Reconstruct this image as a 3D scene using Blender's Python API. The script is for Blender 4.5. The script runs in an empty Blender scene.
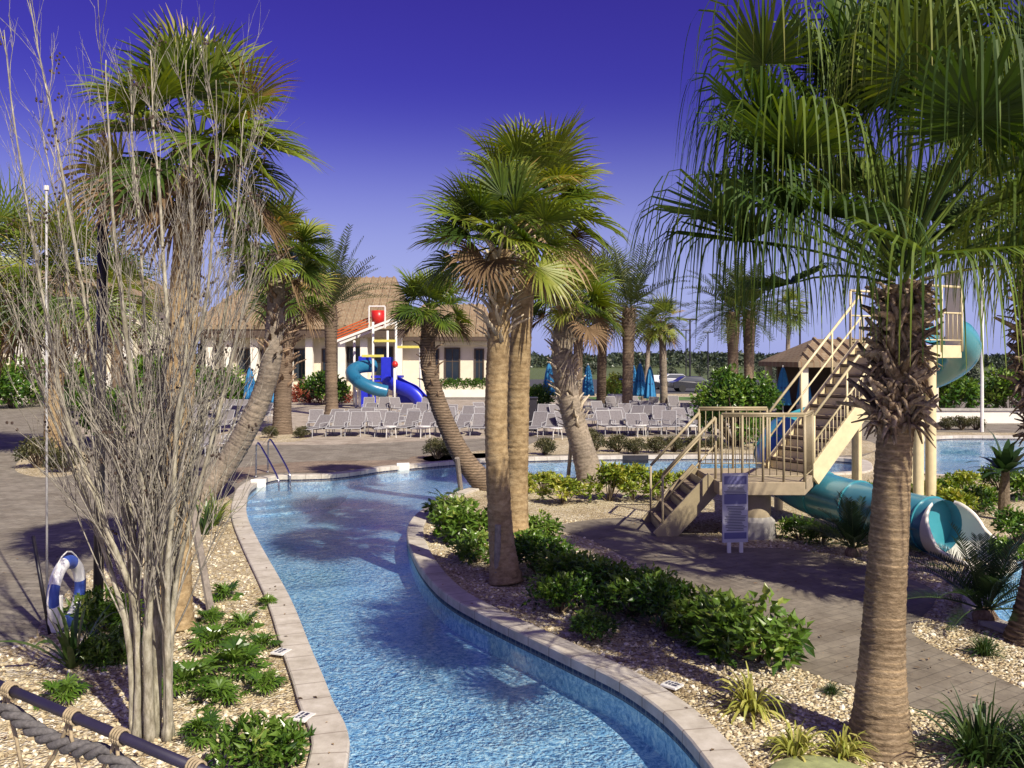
import bpy, bmesh, math, random
import numpy as np
from mathutils import Vector

random.seed(7)
RNG = np.random.default_rng(11)
SC = bpy.context.scene
COL = SC.collection
PI = math.pi
H, F, CX, HY = 3.1, 900.0, 512.0, 358.0      # camera height, focal length in pixels, principal column, horizon row


def G(px, py, z=0.0):
    Y = (H - z) * F / (py - HY)
    return Vector(((px - CX) * Y / F, Y, z))


def P(px, py, Y):
    return Vector(((px - CX) * Y / F, Y, H - (py - HY) * Y / F))


# ------------------------------------------------------------------ materials
def new_mat(name):
    m = bpy.data.materials.new(name)
    m.use_nodes = True
    nt = m.node_tree
    b = nt.nodes['Principled BSDF']
    return m, nt, b


def N(nt, typ, **kw):
    n = nt.nodes.new(typ)
    for k, v in kw.items():
        if k.startswith('_'):
            setattr(n, k[1:], v)
        else:
            n.inputs[k.replace('__', ' ')].default_value = v
    return n


def ramp(nt, stops, interp='LINEAR'):
    r = nt.nodes.new('ShaderNodeValToRGB')
    r.color_ramp.interpolation = interp
    e = r.color_ramp.elements
    while len(e) < len(stops):
        e.new(0.5)
    for i, (p, c) in enumerate(stops):
        e[i].position = p
        e[i].color = (*c, 1)
    return r


def bump(nt, b, height_socket, strength=0.4, dist=0.02):
    bp = N(nt, 'ShaderNodeBump', Strength=strength, Distance=dist)
    nt.links.new(height_socket, bp.inputs['Height'])
    nt.links.new(bp.outputs['Normal'], b.inputs['Normal'])
    return bp


def plain(name, col, rough=0.5, noise=0.12, scale=6.0, metallic=0.0, bumpy=0.0, coat=0.0):
    """painted / moulded surface with a little wear so it is never one flat colour"""
    m, nt, b = new_mat(name)
    tc = nt.nodes.new('ShaderNodeTexCoord')
    nz = N(nt, 'ShaderNodeTexNoise', Scale=scale, Detail=6.0, Roughness=0.65)
    nt.links.new(tc.outputs['Object'], nz.inputs['Vector'])
    lo = tuple(c * (1 - noise) for c in col)
    hi = tuple(min(1, c * (1 + noise)) for c in col)
    r = ramp(nt, [(0.3, lo), (0.7, hi)])
    nt.links.new(nz.outputs['Fac'], r.inputs['Fac'])
    nt.links.new(r.outputs['Color'], b.inputs['Base Color'])
    b.inputs['Roughness'].default_value = rough
    b.inputs['Metallic'].default_value = metallic
    b.inputs['Coat Weight'].default_value = coat
    if bumpy:
        bump(nt, b, nz.outputs['Fac'], bumpy, 0.02)
    return m


def leaf_mat(name, stops, rough=0.42, transl=0.25, spec=0.5):
    """leaf colour comes from a per-leaf attribute (young, mature, dry leaves) plus small streaks"""
    m, nt, b = new_mat(name)
    at = N(nt, 'ShaderNodeAttribute', _attribute_name='tint')
    oi = nt.nodes.new('ShaderNodeObjectInfo')
    tc = nt.nodes.new('ShaderNodeTexCoord')
    nz = N(nt, 'ShaderNodeTexNoise', Scale=9.0, Detail=3.0)
    nt.links.new(tc.outputs['Object'], nz.inputs['Vector'])
    a1 = N(nt, 'ShaderNodeMath', _operation='MULTIPLY_ADD')
    nt.links.new(nz.outputs['Fac'], a1.inputs[0]); a1.inputs[1].default_value = 0.3
    nt.links.new(at.outputs['Fac'], a1.inputs[2])
    a2 = N(nt, 'ShaderNodeMath', _operation='MULTIPLY_ADD')
    nt.links.new(oi.outputs['Random'], a2.inputs[0]); a2.inputs[1].default_value = 0.14
    nt.links.new(a1.outputs[0], a2.inputs[2])
    a3 = N(nt, 'ShaderNodeMath', _operation='SUBTRACT', _use_clamp=True)
    nt.links.new(a2.outputs[0], a3.inputs[0]); a3.inputs[1].default_value = 0.22
    r = ramp(nt, stops)
    nt.links.new(a3.outputs[0], r.inputs['Fac'])
    nt.links.new(r.outputs['Color'], b.inputs['Base Color'])
    b.inputs['Roughness'].default_value = rough
    b.inputs['Specular IOR Level'].default_value = spec
    tr = nt.nodes.new('ShaderNodeBsdfTranslucent')
    hs = N(nt, 'ShaderNodeHueSaturation', Hue=0.48, Saturation=1.15, Value=1.5)
    nt.links.new(r.outputs['Color'], hs.inputs['Color'])
    nt.links.new(hs.outputs['Color'], tr.inputs['Color'])
    mx = N(nt, 'ShaderNodeMixShader', Fac=transl)
    nt.links.new(b.outputs[0], mx.inputs[1]); nt.links.new(tr.outputs[0], mx.inputs[2])
    nt.links.new(mx.outputs[0], nt.nodes['Material Output'].inputs['Surface'])
    return m


def bark_mat(name, c1, c2, scale=14, ring=0.0, stretch=0.25, bumpd=0.02, dark=None, streak=(1, 1, 1)):
    m, nt, b = new_mat(name)
    tc = nt.nodes.new('ShaderNodeTexCoord')
    mp = N(nt, 'ShaderNodeMapping'); mp.inputs['Scale'].default_value = streak if ring == 0 else (1, 1, 3)
    nt.links.new(tc.outputs['Object'], mp.inputs['Vector'])
    nz = N(nt, 'ShaderNodeTexNoise', Scale=scale, Detail=8.0, Roughness=0.7)
    nt.links.new(mp.outputs[0], nz.inputs['Vector'])
    h = nz.outputs['Fac']
    dk = dark or tuple(c * 0.45 for c in c1)
    r = ramp(nt, [(0.25, dk), (0.45, c1), (0.72, c2)])
    if ring:
        wv = N(nt, 'ShaderNodeTexWave', Scale=ring, Distortion=2.2, Detail=3.0)
        wv.bands_direction = 'Z'
        wv.inputs['Detail Scale'].default_value = 2.0
        nt.links.new(tc.outputs['Object'], wv.inputs['Vector'])
        mx = N(nt, 'ShaderNodeMix', _data_type='FLOAT')
        mx.inputs[0].default_value = 0.25
        nt.links.new(nz.outputs['Fac'], mx.inputs[2]); nt.links.new(wv.outputs['Fac'], mx.inputs[3])
        h = mx.outputs[0]
    nt.links.new(h, r.inputs['Fac'])
    at = N(nt, 'ShaderNodeAttribute', _attribute_name='tint')
    hs = N(nt, 'ShaderNodeMix', _data_type='RGBA', _blend_type='MULTIPLY')
    hs.inputs[0].default_value = 1.0
    r2 = ramp(nt, [(0.0, (0.55, 0.5, 0.47)), (0.5, (1, 1, 1)), (1.0, (1.5, 1.45, 1.35))])
    nt.links.new(at.outputs['Fac'], r2.inputs['Fac'])
    nt.links.new(r.outputs['Color'], hs.inputs[6]); nt.links.new(r2.outputs['Color'], hs.inputs[7])
    nt.links.new(hs.outputs[2], b.inputs['Base Color'])
    b.inputs['Roughness'].default_value = 0.9
    b.inputs['Specular IOR Level'].default_value = 0.2
    bump(nt, b, h, 0.8, bumpd)
    return m


def gravel_mat():
    m, nt, b = new_mat('gravel')
    tc = nt.nodes.new('ShaderNodeTexCoord')
    v = N(nt, 'ShaderNodeTexVoronoi', Scale=34.0, Randomness=1.0)
    nt.links.new(tc.outputs['Object'], v.inputs['Vector'])
    sp = nt.nodes.new('ShaderNodeSeparateColor')
    nt.links.new(v.outputs['Color'], sp.inputs[0])
    r = ramp(nt, [(0.0, (0.18, 0.13, 0.07)), (0.14, (0.38, 0.30, 0.17)), (0.45, (0.56, 0.47, 0.29)), (0.75, (0.68, 0.60, 0.42)), (1.0, (0.77, 0.72, 0.60))])
    nt.links.new(sp.outputs[0], r.inputs['Fac'])
    nz = N(nt, 'ShaderNodeTexNoise', Scale=0.9, Detail=5.0)
    nt.links.new(tc.outputs['Object'], nz.inputs['Vector'])
    r2 = ramp(nt, [(0.3, (0.72, 0.66, 0.58)), (0.65, (1, 1, 1))])
    nt.links.new(nz.outputs['Fac'], r2.inputs['Fac'])
    mx = N(nt, 'ShaderNodeMix', _data_type='RGBA', _blend_type='MULTIPLY'); mx.inputs[0].default_value = 1
    nt.links.new(r.outputs['Color'], mx.inputs[6]); nt.links.new(r2.outputs['Color'], mx.inputs[7])
    # beyond the resort the same sheet is dry turf
    ln = N(nt, 'ShaderNodeVectorMath', _operation='LENGTH')
    nt.links.new(tc.outputs['Object'], ln.inputs[0])
    mr = N(nt, 'ShaderNodeMapRange'); mr.inputs[1].default_value = 84; mr.inputs[2].default_value = 92
    nt.links.new(ln.outputs['Value'], mr.inputs[0])
    m2 = N(nt, 'ShaderNodeMix', _data_type='RGBA')
    nt.links.new(mr.outputs[0], m2.inputs[0]); nt.links.new(mx.outputs[2], m2.inputs[6])
    m2.inputs[7].default_value = (0.09, 0.12, 0.04, 1)
    nt.links.new(m2.outputs[2], b.inputs['Base Color'])
    b.inputs['Roughness'].default_value = 0.9
    iv = N(nt, 'ShaderNodeMath', _operation='SUBTRACT'); iv.inputs[0].default_value = 1
    nt.links.new(v.outputs['Distance'], iv.inputs[1])
    bump(nt, b, iv.outputs[0], 1.0, 0.03)
    return m


def paver_mat(name, cols, scale=1.0, rot=0.0, mortar=(0.13, 0.12, 0.10)):
    m, nt, b = new_mat(name)
    tc = nt.nodes.new('ShaderNodeTexCoord')
    mp = N(nt, 'ShaderNodeMapping'); mp.inputs['Rotation'].default_value = (0, 0, rot)
    nt.links.new(tc.outputs['Object'], mp.inputs['Vector'])
    dn = N(nt, 'ShaderNodeTexNoise', Scale=1.3, Detail=2.0)
    nt.links.new(tc.outputs['Object'], dn.inputs['Vector'])
    br = N(nt, 'ShaderNodeTexBrick', Scale=scale)
    br.inputs['Mortar Size'].default_value = 0.008
    br.inputs['Mortar Smooth'].default_value = 0.3  # eave shade put into the dark colour of these beams
    br.inputs['Brick Width'].default_value = 0.30
    br.inputs['Row Height'].default_value = 0.15
    br.inputs['Color1'].default_value = (*cols[0], 1)
    br.inputs['Color2'].default_value = (*cols[1], 1)
    br.inputs['Mortar'].default_value = (*mortar, 1)
    nt.links.new(mp.outputs[0], br.inputs['Vector'])
    nz = N(nt, 'ShaderNodeTexNoise', Scale=5.0, Detail=8.0, Roughness=0.7)
    nt.links.new(tc.outputs['Object'], nz.inputs['Vector'])
    r2 = ramp(nt, [(0.28, (0.62, 0.58, 0.55)), (0.5, (0.95, 0.93, 0.92)), (0.75, (1.25, 1.22, 1.16))])
    nt.links.new(nz.outputs['Fac'], r2.inputs['Fac'])
    mx = N(nt, 'ShaderNodeMix', _data_type='RGBA', _blend_type='MULTIPLY'); mx.inputs[0].default_value = 1
    nt.links.new(br.outputs['Color'], mx.inputs[6]); nt.links.new(r2.outputs['Color'], mx.inputs[7])
    r3 = ramp(nt, [(0.35, (0.8, 0.76, 0.72)), (0.6, (1.08, 1.06, 1.04))])
    nt.links.new(dn.outputs['Fac'], r3.inputs['Fac'])
    mx2 = N(nt, 'ShaderNodeMix', _data_type='RGBA', _blend_type='MULTIPLY'); mx2.inputs[0].default_value = 1
    nt.links.new(mx.outputs[2], mx2.inputs[6]); nt.links.new(r3.outputs['Color'], mx2.inputs[7])
    nt.links.new(mx2.outputs[2], b.inputs['Base Color'])
    b.inputs['Roughness'].default_value = 0.85
    ad = N(nt, 'ShaderNodeMath', _operation='SUBTRACT')
    nt.links.new(nz.outputs['Fac'], ad.inputs[0]); nt.links.new(br.outputs['Fac'], ad.inputs[1])
    bump(nt, b, ad.outputs[0], 0.5, 0.012)
    return m


def coping_mat():
    m, nt, b = new_mat('coping_stone')
    at = N(nt, 'ShaderNodeAttribute', _attribute_name='arc')
    fr = N(nt, 'ShaderNodeMath', _operation='PINGPONG'); fr.inputs[1].default_value = 0.2
    nt.links.new(at.outputs['Fac'], fr.inputs[0])
    jr = N(nt, 'ShaderNodeMapRange'); jr.inputs[1].default_value = 0.0; jr.inputs[2].default_value = 0.012
    nt.links.new(fr.outputs[0], jr.inputs[0])
    tc = nt.nodes.new('ShaderNodeTexCoord')
    nz = N(nt, 'ShaderNodeTexNoise', Scale=3.5, Detail=8.0, Roughness=0.7)
    nt.links.new(tc.outputs['Object'], nz.inputs['Vector'])
    r = ramp(nt, [(0.3, (0.34, 0.30, 0.245)), (0.5, (0.48, 0.435, 0.37)), (0.72, (0.61, 0.565, 0.50))])
    nt.links.new(nz.outputs['Fac'], r.inputs['Fac'])
    mx = N(nt, 'ShaderNodeMix', _data_type='RGBA')
    nt.links.new(jr.outputs[0], mx.inputs[0]); mx.inputs[6].default_value = (0.2, 0.16, 0.13, 1)
    nt.links.new(r.outputs['Color'], mx.inputs[7])
    nt.links.new(mx.outputs[2], b.inputs['Base Color'])
    b.inputs['Roughness'].default_value = 0.8
    bump(nt, b, nz.outputs['Fac'], 0.3, 0.01)
    return m


def plaster_mat():
    """river bottom with ripple light painted in as pale and mid blue mottle; a band of dark blue tile at the waterline"""
    m, nt, b = new_mat('plaster_painted_ripples')
    tc = nt.nodes.new('ShaderNodeTexCoord')
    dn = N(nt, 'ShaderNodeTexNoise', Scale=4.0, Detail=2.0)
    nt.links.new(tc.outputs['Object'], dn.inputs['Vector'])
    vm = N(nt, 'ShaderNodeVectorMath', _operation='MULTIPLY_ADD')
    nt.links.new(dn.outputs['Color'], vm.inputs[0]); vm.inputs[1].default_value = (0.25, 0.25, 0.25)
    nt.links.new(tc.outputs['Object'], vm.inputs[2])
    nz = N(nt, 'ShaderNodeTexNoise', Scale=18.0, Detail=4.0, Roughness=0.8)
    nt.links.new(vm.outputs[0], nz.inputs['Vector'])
    r = ramp(nt, [(0.34, (0.10, 0.26, 0.52)), (0.45, (0.30, 0.52, 0.75)), (0.53, (0.50, 0.71, 0.87)), (0.62, (0.92, 0.97, 0.98))])  # light of the ripples painted into the plaster colour
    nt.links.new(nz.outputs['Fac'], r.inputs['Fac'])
    sx = nt.nodes.new('ShaderNodeSeparateXYZ')
    nt.links.new(tc.outputs['Object'], sx.inputs[0])
    gt = N(nt, 'ShaderNodeMath', _operation='GREATER_THAN'); gt.inputs[1].default_value = -0.14
    nt.links.new(sx.outputs['Z'], gt.inputs[0])
    vt = N(nt, 'ShaderNodeTexVoronoi', Scale=12.0); vt.distance = 'CHEBYCHEV'; vt.inputs['Randomness'].default_value = 0.0
    nt.links.new(tc.outputs['Object'], vt.inputs['Vector'])
    rt = ramp(nt, [(0.0, (0.012, 0.02, 0.09)), (0.43, (0.02, 0.035, 0.13)), (0.47, (0.16, 0.17, 0.22))])
    nt.links.new(vt.outputs['Distance'], rt.inputs['Fac'])
    mx = N(nt, 'ShaderNodeMix', _data_type='RGBA')
    nt.links.new(gt.outputs[0], mx.inputs[0]); nt.links.new(r.outputs['Color'], mx.inputs[6]); nt.links.new(rt.outputs['Color'], mx.inputs[7])
    nt.links.new(mx.outputs[2], b.inputs['Base Color'])
    b.inputs['Roughness'].default_value = 0.6
    return m


def water_mat():
    m, nt, b = new_mat('water')
    nt.nodes.remove(b)
    tc = nt.nodes.new('ShaderNodeTexCoord')
    n1 = N(nt, 'ShaderNodeTexNoise', Scale=7.5, Detail=3.0, Roughness=0.6, Distortion=0.9)
    n2 = N(nt, 'ShaderNodeTexNoise', Scale=28.0, Detail=2.0)
    nt.links.new(tc.outputs['Object'], n1.inputs['Vector']); nt.links.new(tc.outputs['Object'], n2.inputs['Vector'])
    ad = N(nt, 'ShaderNodeMath', _operation='MULTIPLY_ADD'); ad.inputs[1].default_value = 0.4
    nt.links.new(n2.outputs['Fac'], ad.inputs[0]); nt.links.new(n1.outputs['Fac'], ad.inputs[2])
    bp = N(nt, 'ShaderNodeBump', Strength=0.40, Distance=0.022)
    n3 = N(nt, 'ShaderNodeTexNoise', Scale=0.55, Detail=2.0)
    nt.links.new(tc.outputs['Object'], n3.inputs['Vector'])
    m3 = N(nt, 'ShaderNodeMapRange'); m3.inputs[1].default_value = 0.35; m3.inputs[2].default_value = 0.65; m3.inputs[3].default_value = 0.25; m3.inputs[4].default_value = 1.25
    nt.links.new(n3.outputs['Fac'], m3.inputs[0])
    mu = N(nt, 'ShaderNodeMath', _operation='MULTIPLY')
    nt.links.new(ad.outputs[0], mu.inputs[0]); nt.links.new(m3.outputs[0], mu.inputs[1])
    nt.links.new(mu.outputs[0], bp.inputs['Height'])
    fr = N(nt, 'ShaderNodeFresnel', IOR=1.33)
    nt.links.new(bp.outputs['Normal'], fr.inputs['Normal'])
    tr = nt.nodes.new('ShaderNodeBsdfTransparent'); tr.inputs['Color'].default_value = (0.82, 0.94, 1.0, 1)
    gl = nt.nodes.new('ShaderNodeBsdfGlossy'); gl.inputs['Roughness'].default_value = 0.03
    nt.links.new(bp.outputs['Normal'], gl.inputs['Normal'])
    mx = nt.nodes.new('ShaderNodeMixShader')
    nt.links.new(fr.outputs[0], mx.inputs[0]); nt.links.new(tr.outputs[0], mx.inputs[1]); nt.links.new(gl.outputs[0], mx.inputs[2])
    nt.links.new(mx.outputs[0], nt.nodes['Material Output'].inputs['Surface'])
    return m


def tile_roof_mat():
    m, nt, b = new_mat('roof_tile')
    tc = nt.nodes.new('ShaderNodeTexCoord')
    br = N(nt, 'ShaderNodeTexBrick', Scale=1.0)
    br.inputs['Brick Width'].default_value = 0.3; br.inputs['Row Height'].default_value = 0.35
    br.inputs['Mortar Size'].default_value = 0.03
    br.inputs['Color1'].default_value = (0.22, 0.17, 0.105, 1); br.inputs['Color2'].default_value = (0.29, 0.23, 0.15, 1)
    br.inputs['Mortar'].default_value = (0.22, 0.14, 0.08, 1)
    nt.links.new(tc.outputs['Object'], br.inputs['Vector'])
    nz = N(nt, 'ShaderNodeTexNoise', Scale=0.6, Detail=6.0)
    nt.links.new(tc.outputs['Object'], nz.inputs['Vector'])
    r2 = ramp(nt, [(0.3, (0.8, 0.78, 0.75)), (0.7, (1.15, 1.12, 1.1))])
    nt.links.new(nz.outputs['Fac'], r2.inputs['Fac'])
    mx = N(nt, 'ShaderNodeMix', _data_type='RGBA', _blend_type='MULTIPLY'); mx.inputs[0].default_value = 1
    nt.links.new(br.outputs['Color'], mx.inputs[6]); nt.links.new(r2.outputs['Color'], mx.inputs[7])
    nt.links.new(mx.outputs[2], b.inputs['Base Color'])
    b.inputs['Roughness'].default_value = 0.8
    return m


def rope_mat():
    return plain('rope_fibre', (0.12, 0.112, 0.11), 0.9, 0.45, 60, bumpy=0.3)


def glass_dark():
    m, nt, b = new_mat('window_glass')
    b.inputs['Base Color'].default_value = (0.02, 0.03, 0.045, 1)
    b.inputs['Roughness'].default_value = 0.08
    return m


def ring_mat():
    """white buoy with blue bands: the bands are moulded colour set by angle"""
    m, nt, b = new_mat('buoy')
    at = N(nt, 'ShaderNodeAttribute', _attribute_name='tint')
    r = ramp(nt, [(0.0, (0.8, 0.8, 0.8)), (0.5, (0.05, 0.10, 0.42))], 'CONSTANT')
    nt.links.new(at.outputs['Fac'], r.inputs['Fac'])
    nt.links.new(r.outputs['Color'], b.inputs['Base Color'])
    b.inputs['Roughness'].default_value = 0.45
    return m


M = {}
M['gravel'] = gravel_mat()
M['pavers'] = paver_mat('deck_pavers', ((0.205, 0.19, 0.155), (0.26, 0.24, 0.20)), rot=0.2)
M['path'] = paver_mat('path_pavers', ((0.195, 0.175, 0.14), (0.235, 0.212, 0.17)), rot=-0.6, mortar=(0.165, 0.15, 0.12))
M['deck_far'] = paver_mat('lounge_pavers', ((0.36, 0.32, 0.265), (0.44, 0.395, 0.33)), rot=0.0, mortar=(0.3, 0.26, 0.21))
M['band'] = paver_mat('border_pavers', ((0.22, 0.17, 0.13), (0.29, 0.23, 0.17)), rot=0.0)
M['coping'] = coping_mat()
M['plaster'] = plaster_mat()
M['water'] = water_mat()
M['roof'] = tile_roof_mat()
M['glass'] = glass_dark()
M['stucco'] = plain('cream_stucco', (0.70, 0.64, 0.50), 0.9, 0.07, 2.0, bumpy=0.15)
M['stucco_white'] = plain('white_stucco', (0.74, 0.70, 0.62), 0.9, 0.07, 2.0, bumpy=0.15)
M['fascia_and_shade'] = plain('dark_timber_eave_shade', (0.075, 0.05, 0.035), 0.7, 0.2, 4.0)  # timber window trim; also painted-in shade under the eaves
M['cream_metal'] = plain('cream_painted_steel', (0.66, 0.56, 0.34), 0.42, 0.14, 5.0)
M['cream_metal_shade'] = plain('cream_painted_steel_shade', (0.33, 0.27, 0.165), 0.45, 0.16, 5.0)  # the cream paint with shade painted in, for landing rails and lower stair
M['tread'] = plain('brown_tread', (0.20, 0.15, 0.10), 0.8, 0.25, 14.0)
M['teal'] = plain('teal_fibreglass', (0.05, 0.22, 0.30), 0.28, 0.14, 2.5, coat=0.3)
M['teal_in'] = plain('teal_flume_inside', (0.05, 0.27, 0.33), 0.25, 0.1, 2.5, coat=0.3)
M['white_gel'] = plain('white_gelcoat', (0.74, 0.71, 0.63), 0.35, 0.06, 3.0, coat=0.2)
M['white_metal'] = plain('white_painted_metal', (0.74, 0.72, 0.68), 0.4, 0.08, 8.0)
M['lounger_frame'] = plain('pale_grey_aluminium', (0.40, 0.395, 0.40), 0.4, 0.1, 8.0)
M['sling'] = plain('taupe_sling_fabric', (0.17, 0.155, 0.16), 0.85, 0.25, 20.0)
M['steel'] = plain('brushed_steel', (0.6, 0.6, 0.6), 0.22, 0.08, 20.0, metallic=1.0)
M['blue_plastic'] = plain('blue_plastic', (0.02, 0.03, 0.50), 0.35, 0.1, 3.0)
M['play_teal'] = plain('blue_green_plastic', (0.02, 0.14, 0.25), 0.3, 0.1, 3.0)
M['red_plastic'] = plain('red_plastic', (0.50, 0.02, 0.015), 0.35, 0.12, 3.0)
M['orange'] = plain('orange_plastic', (0.52, 0.10, 0.02), 0.4, 0.12, 4.0)
M['yellow'] = plain('yellow_plastic', (0.62, 0.55, 0.12), 0.4, 0.1, 4.0)
M['canvas'] = plain('blue_canvas', (0.03, 0.20, 0.42), 0.85, 0.18, 5.0)
M['canvas_dark'] = plain('navy_canvas', (0.03, 0.06, 0.22), 0.85, 0.18, 5.0)
M['concrete'] = plain('concrete', (0.36, 0.34, 0.31), 0.9, 0.25, 6.0, bumpy=0.4)
M['tan_column'] = plain('tan_rendered_column', (0.36, 0.29, 0.19), 0.85, 0.15, 5.0, bumpy=0.2)
M['dark_metal'] = plain('dark_bronze_metal', (0.025, 0.022, 0.028), 0.4, 0.3, 8.0)
M['rail_paint'] = plain('dark_purple_grey_rail', (0.022, 0.018, 0.042), 0.5, 0.18, 12.0)
M['rope'] = rope_mat()
M['cord'] = plain('tan_cord', (0.33, 0.26, 0.16), 0.9, 0.3, 50.0)
M['stake'] = plain('weathered_timber', (0.21, 0.18, 0.155), 0.9, 0.35, 12.0, bumpy=0.4)
M['buoy'] = ring_mat()
M['lid'] = plain('pale_green_lid', (0.33, 0.36, 0.16), 0.7, 0.25, 9.0, bumpy=0.2)
M['sign_board'] = plain('sign_board_white', (0.50, 0.49, 0.56), 0.5, 0.06, 3.0)
M['sign_blue'] = plain('sign_print_blue', (0.13, 0.13, 0.28), 0.5, 0.08, 3.0)
M['sign_dark'] = plain('sign_print_dark', (0.05, 0.05, 0.09), 0.5, 0.08, 3.0)
M['pot'] = plain('white_glazed_pot', (0.72, 0.71, 0.68), 0.4, 0.08, 6.0)
M['asphalt'] = plain('asphalt', (0.055, 0.055, 0.06), 0.9, 0.3, 10.0)
M['turf'] = plain('turf', (0.09, 0.17, 0.035), 0.9, 0.35, 9.0)
M['tyre'] = plain('tyre_rubber', (0.02, 0.02, 0.02), 0.8, 0.2, 9.0)
M['car_white'] = plain('white_car_paint', (0.75, 0.75, 0.75), 0.25, 0.03, 2.0, coat=0.6)
M['car_dark'] = plain('dark_car_paint', (0.02, 0.022, 0.03), 0.25, 0.1, 2.0, coat=0.6)
M['car_silver'] = plain('silver_car_paint', (0.42, 0.43, 0.45), 0.3, 0.05, 2.0, coat=0.6)
M['pod'] = plain('dry_seed_pods', (0.055, 0.035, 0.025), 0.9, 0.3, 30)

M['sabal'] = leaf_mat('sabal_leaf', [(0.0, (0.022, 0.046, 0.008)), (0.28, (0.055, 0.10, 0.011)), (0.55, (0.15, 0.20, 0.02)), (0.85, (0.26, 0.27, 0.05)), (1.0, (0.34, 0.22, 0.06))])
M['ribbon'] = leaf_mat('ribbon_palm_leaf', [(0.0, (0.02, 0.044, 0.008)), (0.32, (0.045, 0.09, 0.012)), (0.62, (0.13, 0.185, 0.02)), (1.0, (0.36, 0.33, 0.10))], rough=0.58, spec=0.3)
M['date'] = leaf_mat('date_palm_leaf', [(0.0, (0.03, 0.045, 0.012)), (0.5, (0.08, 0.11, 0.03)), (1.0, (0.24, 0.22, 0.07))])
M['dry'] = leaf_mat('dry_leaf', [(0.0, (0.07, 0.045, 0.025)), (0.5, (0.20, 0.13, 0.07)), (1.0, (0.42, 0.32, 0.20))], rough=0.8, transl=0.1, spec=0.2)
M['boot'] = bark_mat('leaf_base', (0.17, 0.115, 0.075), (0.36, 0.27, 0.19), 18, streak=(1, 1, 0.4))
M['boot_rough'] = bark_mat('torn_leaf_base', (0.20, 0.145, 0.10), (0.47, 0.38, 0.29), 26, streak=(1, 1, 0.35))
M['boot_pale'] = bark_mat('pale_leaf_base', (0.38, 0.32, 0.24), (0.60, 0.53, 0.42), 18, streak=(1, 1, 0.4))
M['bark_ring'] = bark_mat('ringed_palm_bark', (0.21, 0.155, 0.095), (0.37, 0.285, 0.185), 22, streak=(1, 1, 2.5))
M['bark_sabal'] = bark_mat('cabbage_palm_bark', (0.27, 0.19, 0.10), (0.46, 0.35, 0.20), 9, streak=(1, 1, 1.6))
M['bark_dark'] = bark_mat('dark_palm_bark', (0.13, 0.095, 0.065), (0.27, 0.20, 0.14), 10, ring=5.0)
M['bark_grey'] = bark_mat('grey_palm_bark', (0.21, 0.175, 0.135), (0.36, 0.30, 0.235), 10, streak=(1, 1, 1.6))
M['myrtle'] = bark_mat('crape_myrtle_bark', (0.25, 0.23, 0.17), (0.50, 0.47, 0.38), 30, streak=(1, 1, 0.3), bumpd=0.008, dark=(0.10, 0.085, 0.06))
M['twig'] = bark_mat('crape_myrtle_twig', (0.20, 0.185, 0.155), (0.46, 0.43, 0.365), 30, streak=(1, 1, 0.4), bumpd=0.003)
M['bark_tree'] = bark_mat('shrub_stem', (0.12, 0.09, 0.06), (0.24, 0.19, 0.13), 20)
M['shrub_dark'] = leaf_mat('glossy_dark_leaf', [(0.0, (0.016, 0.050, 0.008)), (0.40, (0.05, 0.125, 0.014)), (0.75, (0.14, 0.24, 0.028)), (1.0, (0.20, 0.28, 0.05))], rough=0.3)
M['shrub_yellow'] = leaf_mat('yellow_green_leaf', [(0.0, (0.06, 0.11, 0.012)), (0.40, (0.18, 0.25, 0.024)), (0.75, (0.38, 0.40, 0.055)), (1.0, (0.45, 0.42, 0.10))])
M['philo'] = leaf_mat('lobed_leaf', [(0.0, (0.022, 0.06, 0.010)), (0.40, (0.08, 0.16, 0.02)), (0.8, (0.15, 0.24, 0.04)), (1.0, (0.28, 0.32, 0.07))], rough=0.3)
M['variegated'] = leaf_mat('variegated_strap_leaf', [(0.0, (0.13, 0.19, 0.03)), (0.4, (0.30, 0.33, 0.06)), (0.75, (0.52, 0.48, 0.14)), (1.0, (0.62, 0.56, 0.24))])
M['strap'] = leaf_mat('dark_strap_leaf', [(0.0, (0.014, 0.035, 0.010)), (0.5, (0.035, 0.075, 0.018)), (1.0, (0.11, 0.16, 0.04))], rough=0.35)
M['cycad'] = leaf_mat('cycad_leaf', [(0.0, (0.014, 0.035, 0.012)), (0.5, (0.035, 0.075, 0.022)), (1.0, (0.13, 0.18, 0.05))], rough=0.35)
M['mound'] = leaf_mat('small_brown_green_leaf', [(0.0, (0.03, 0.035, 0.012)), (0.5, (0.07, 0.075, 0.025)), (1.0, (0.17, 0.15, 0.06))])
M['red_leaf'] = leaf_mat('red_leaf', [(0.0, (0.08, 0.015, 0.01)), (0.5, (0.22, 0.04, 0.02)), (1.0, (0.40, 0.14, 0.06))])
M['far_leaf'] = leaf_mat('far_tree_leaf', [(0.0, (0.03, 0.045, 0.03)), (0.5, (0.055, 0.075, 0.045)), (1.0, (0.11, 0.12, 0.07))], transl=0.1)
M['pebble'] = None


def pebble_mat():
    m, nt, b = new_mat('pebble')
    at = N(nt, 'ShaderNodeAttribute', _attribute_name='tint')
    r = ramp(nt, [(0.0, (0.20, 0.14, 0.08)), (0.3, (0.42, 0.34, 0.20)), (0.65, (0.60, 0.52, 0.34)), (1.0, (0.77, 0.72, 0.60))])
    nt.links.new(at.outputs['Fac'], r.inputs['Fac'])
    nt.links.new(r.outputs['Color'], b.inputs['Base Color'])
    b.inputs['Roughness'].default_value = 0.85
    return m


M['pebble'] = pebble_mat()


# ------------------------------------------------------------------ mesh builder
def norm(v):
    v = np.asarray(v, float)
    n = np.linalg.norm(v, axis=-1, keepdims=True)
    return v / np.maximum(n, 1e-9)


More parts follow.
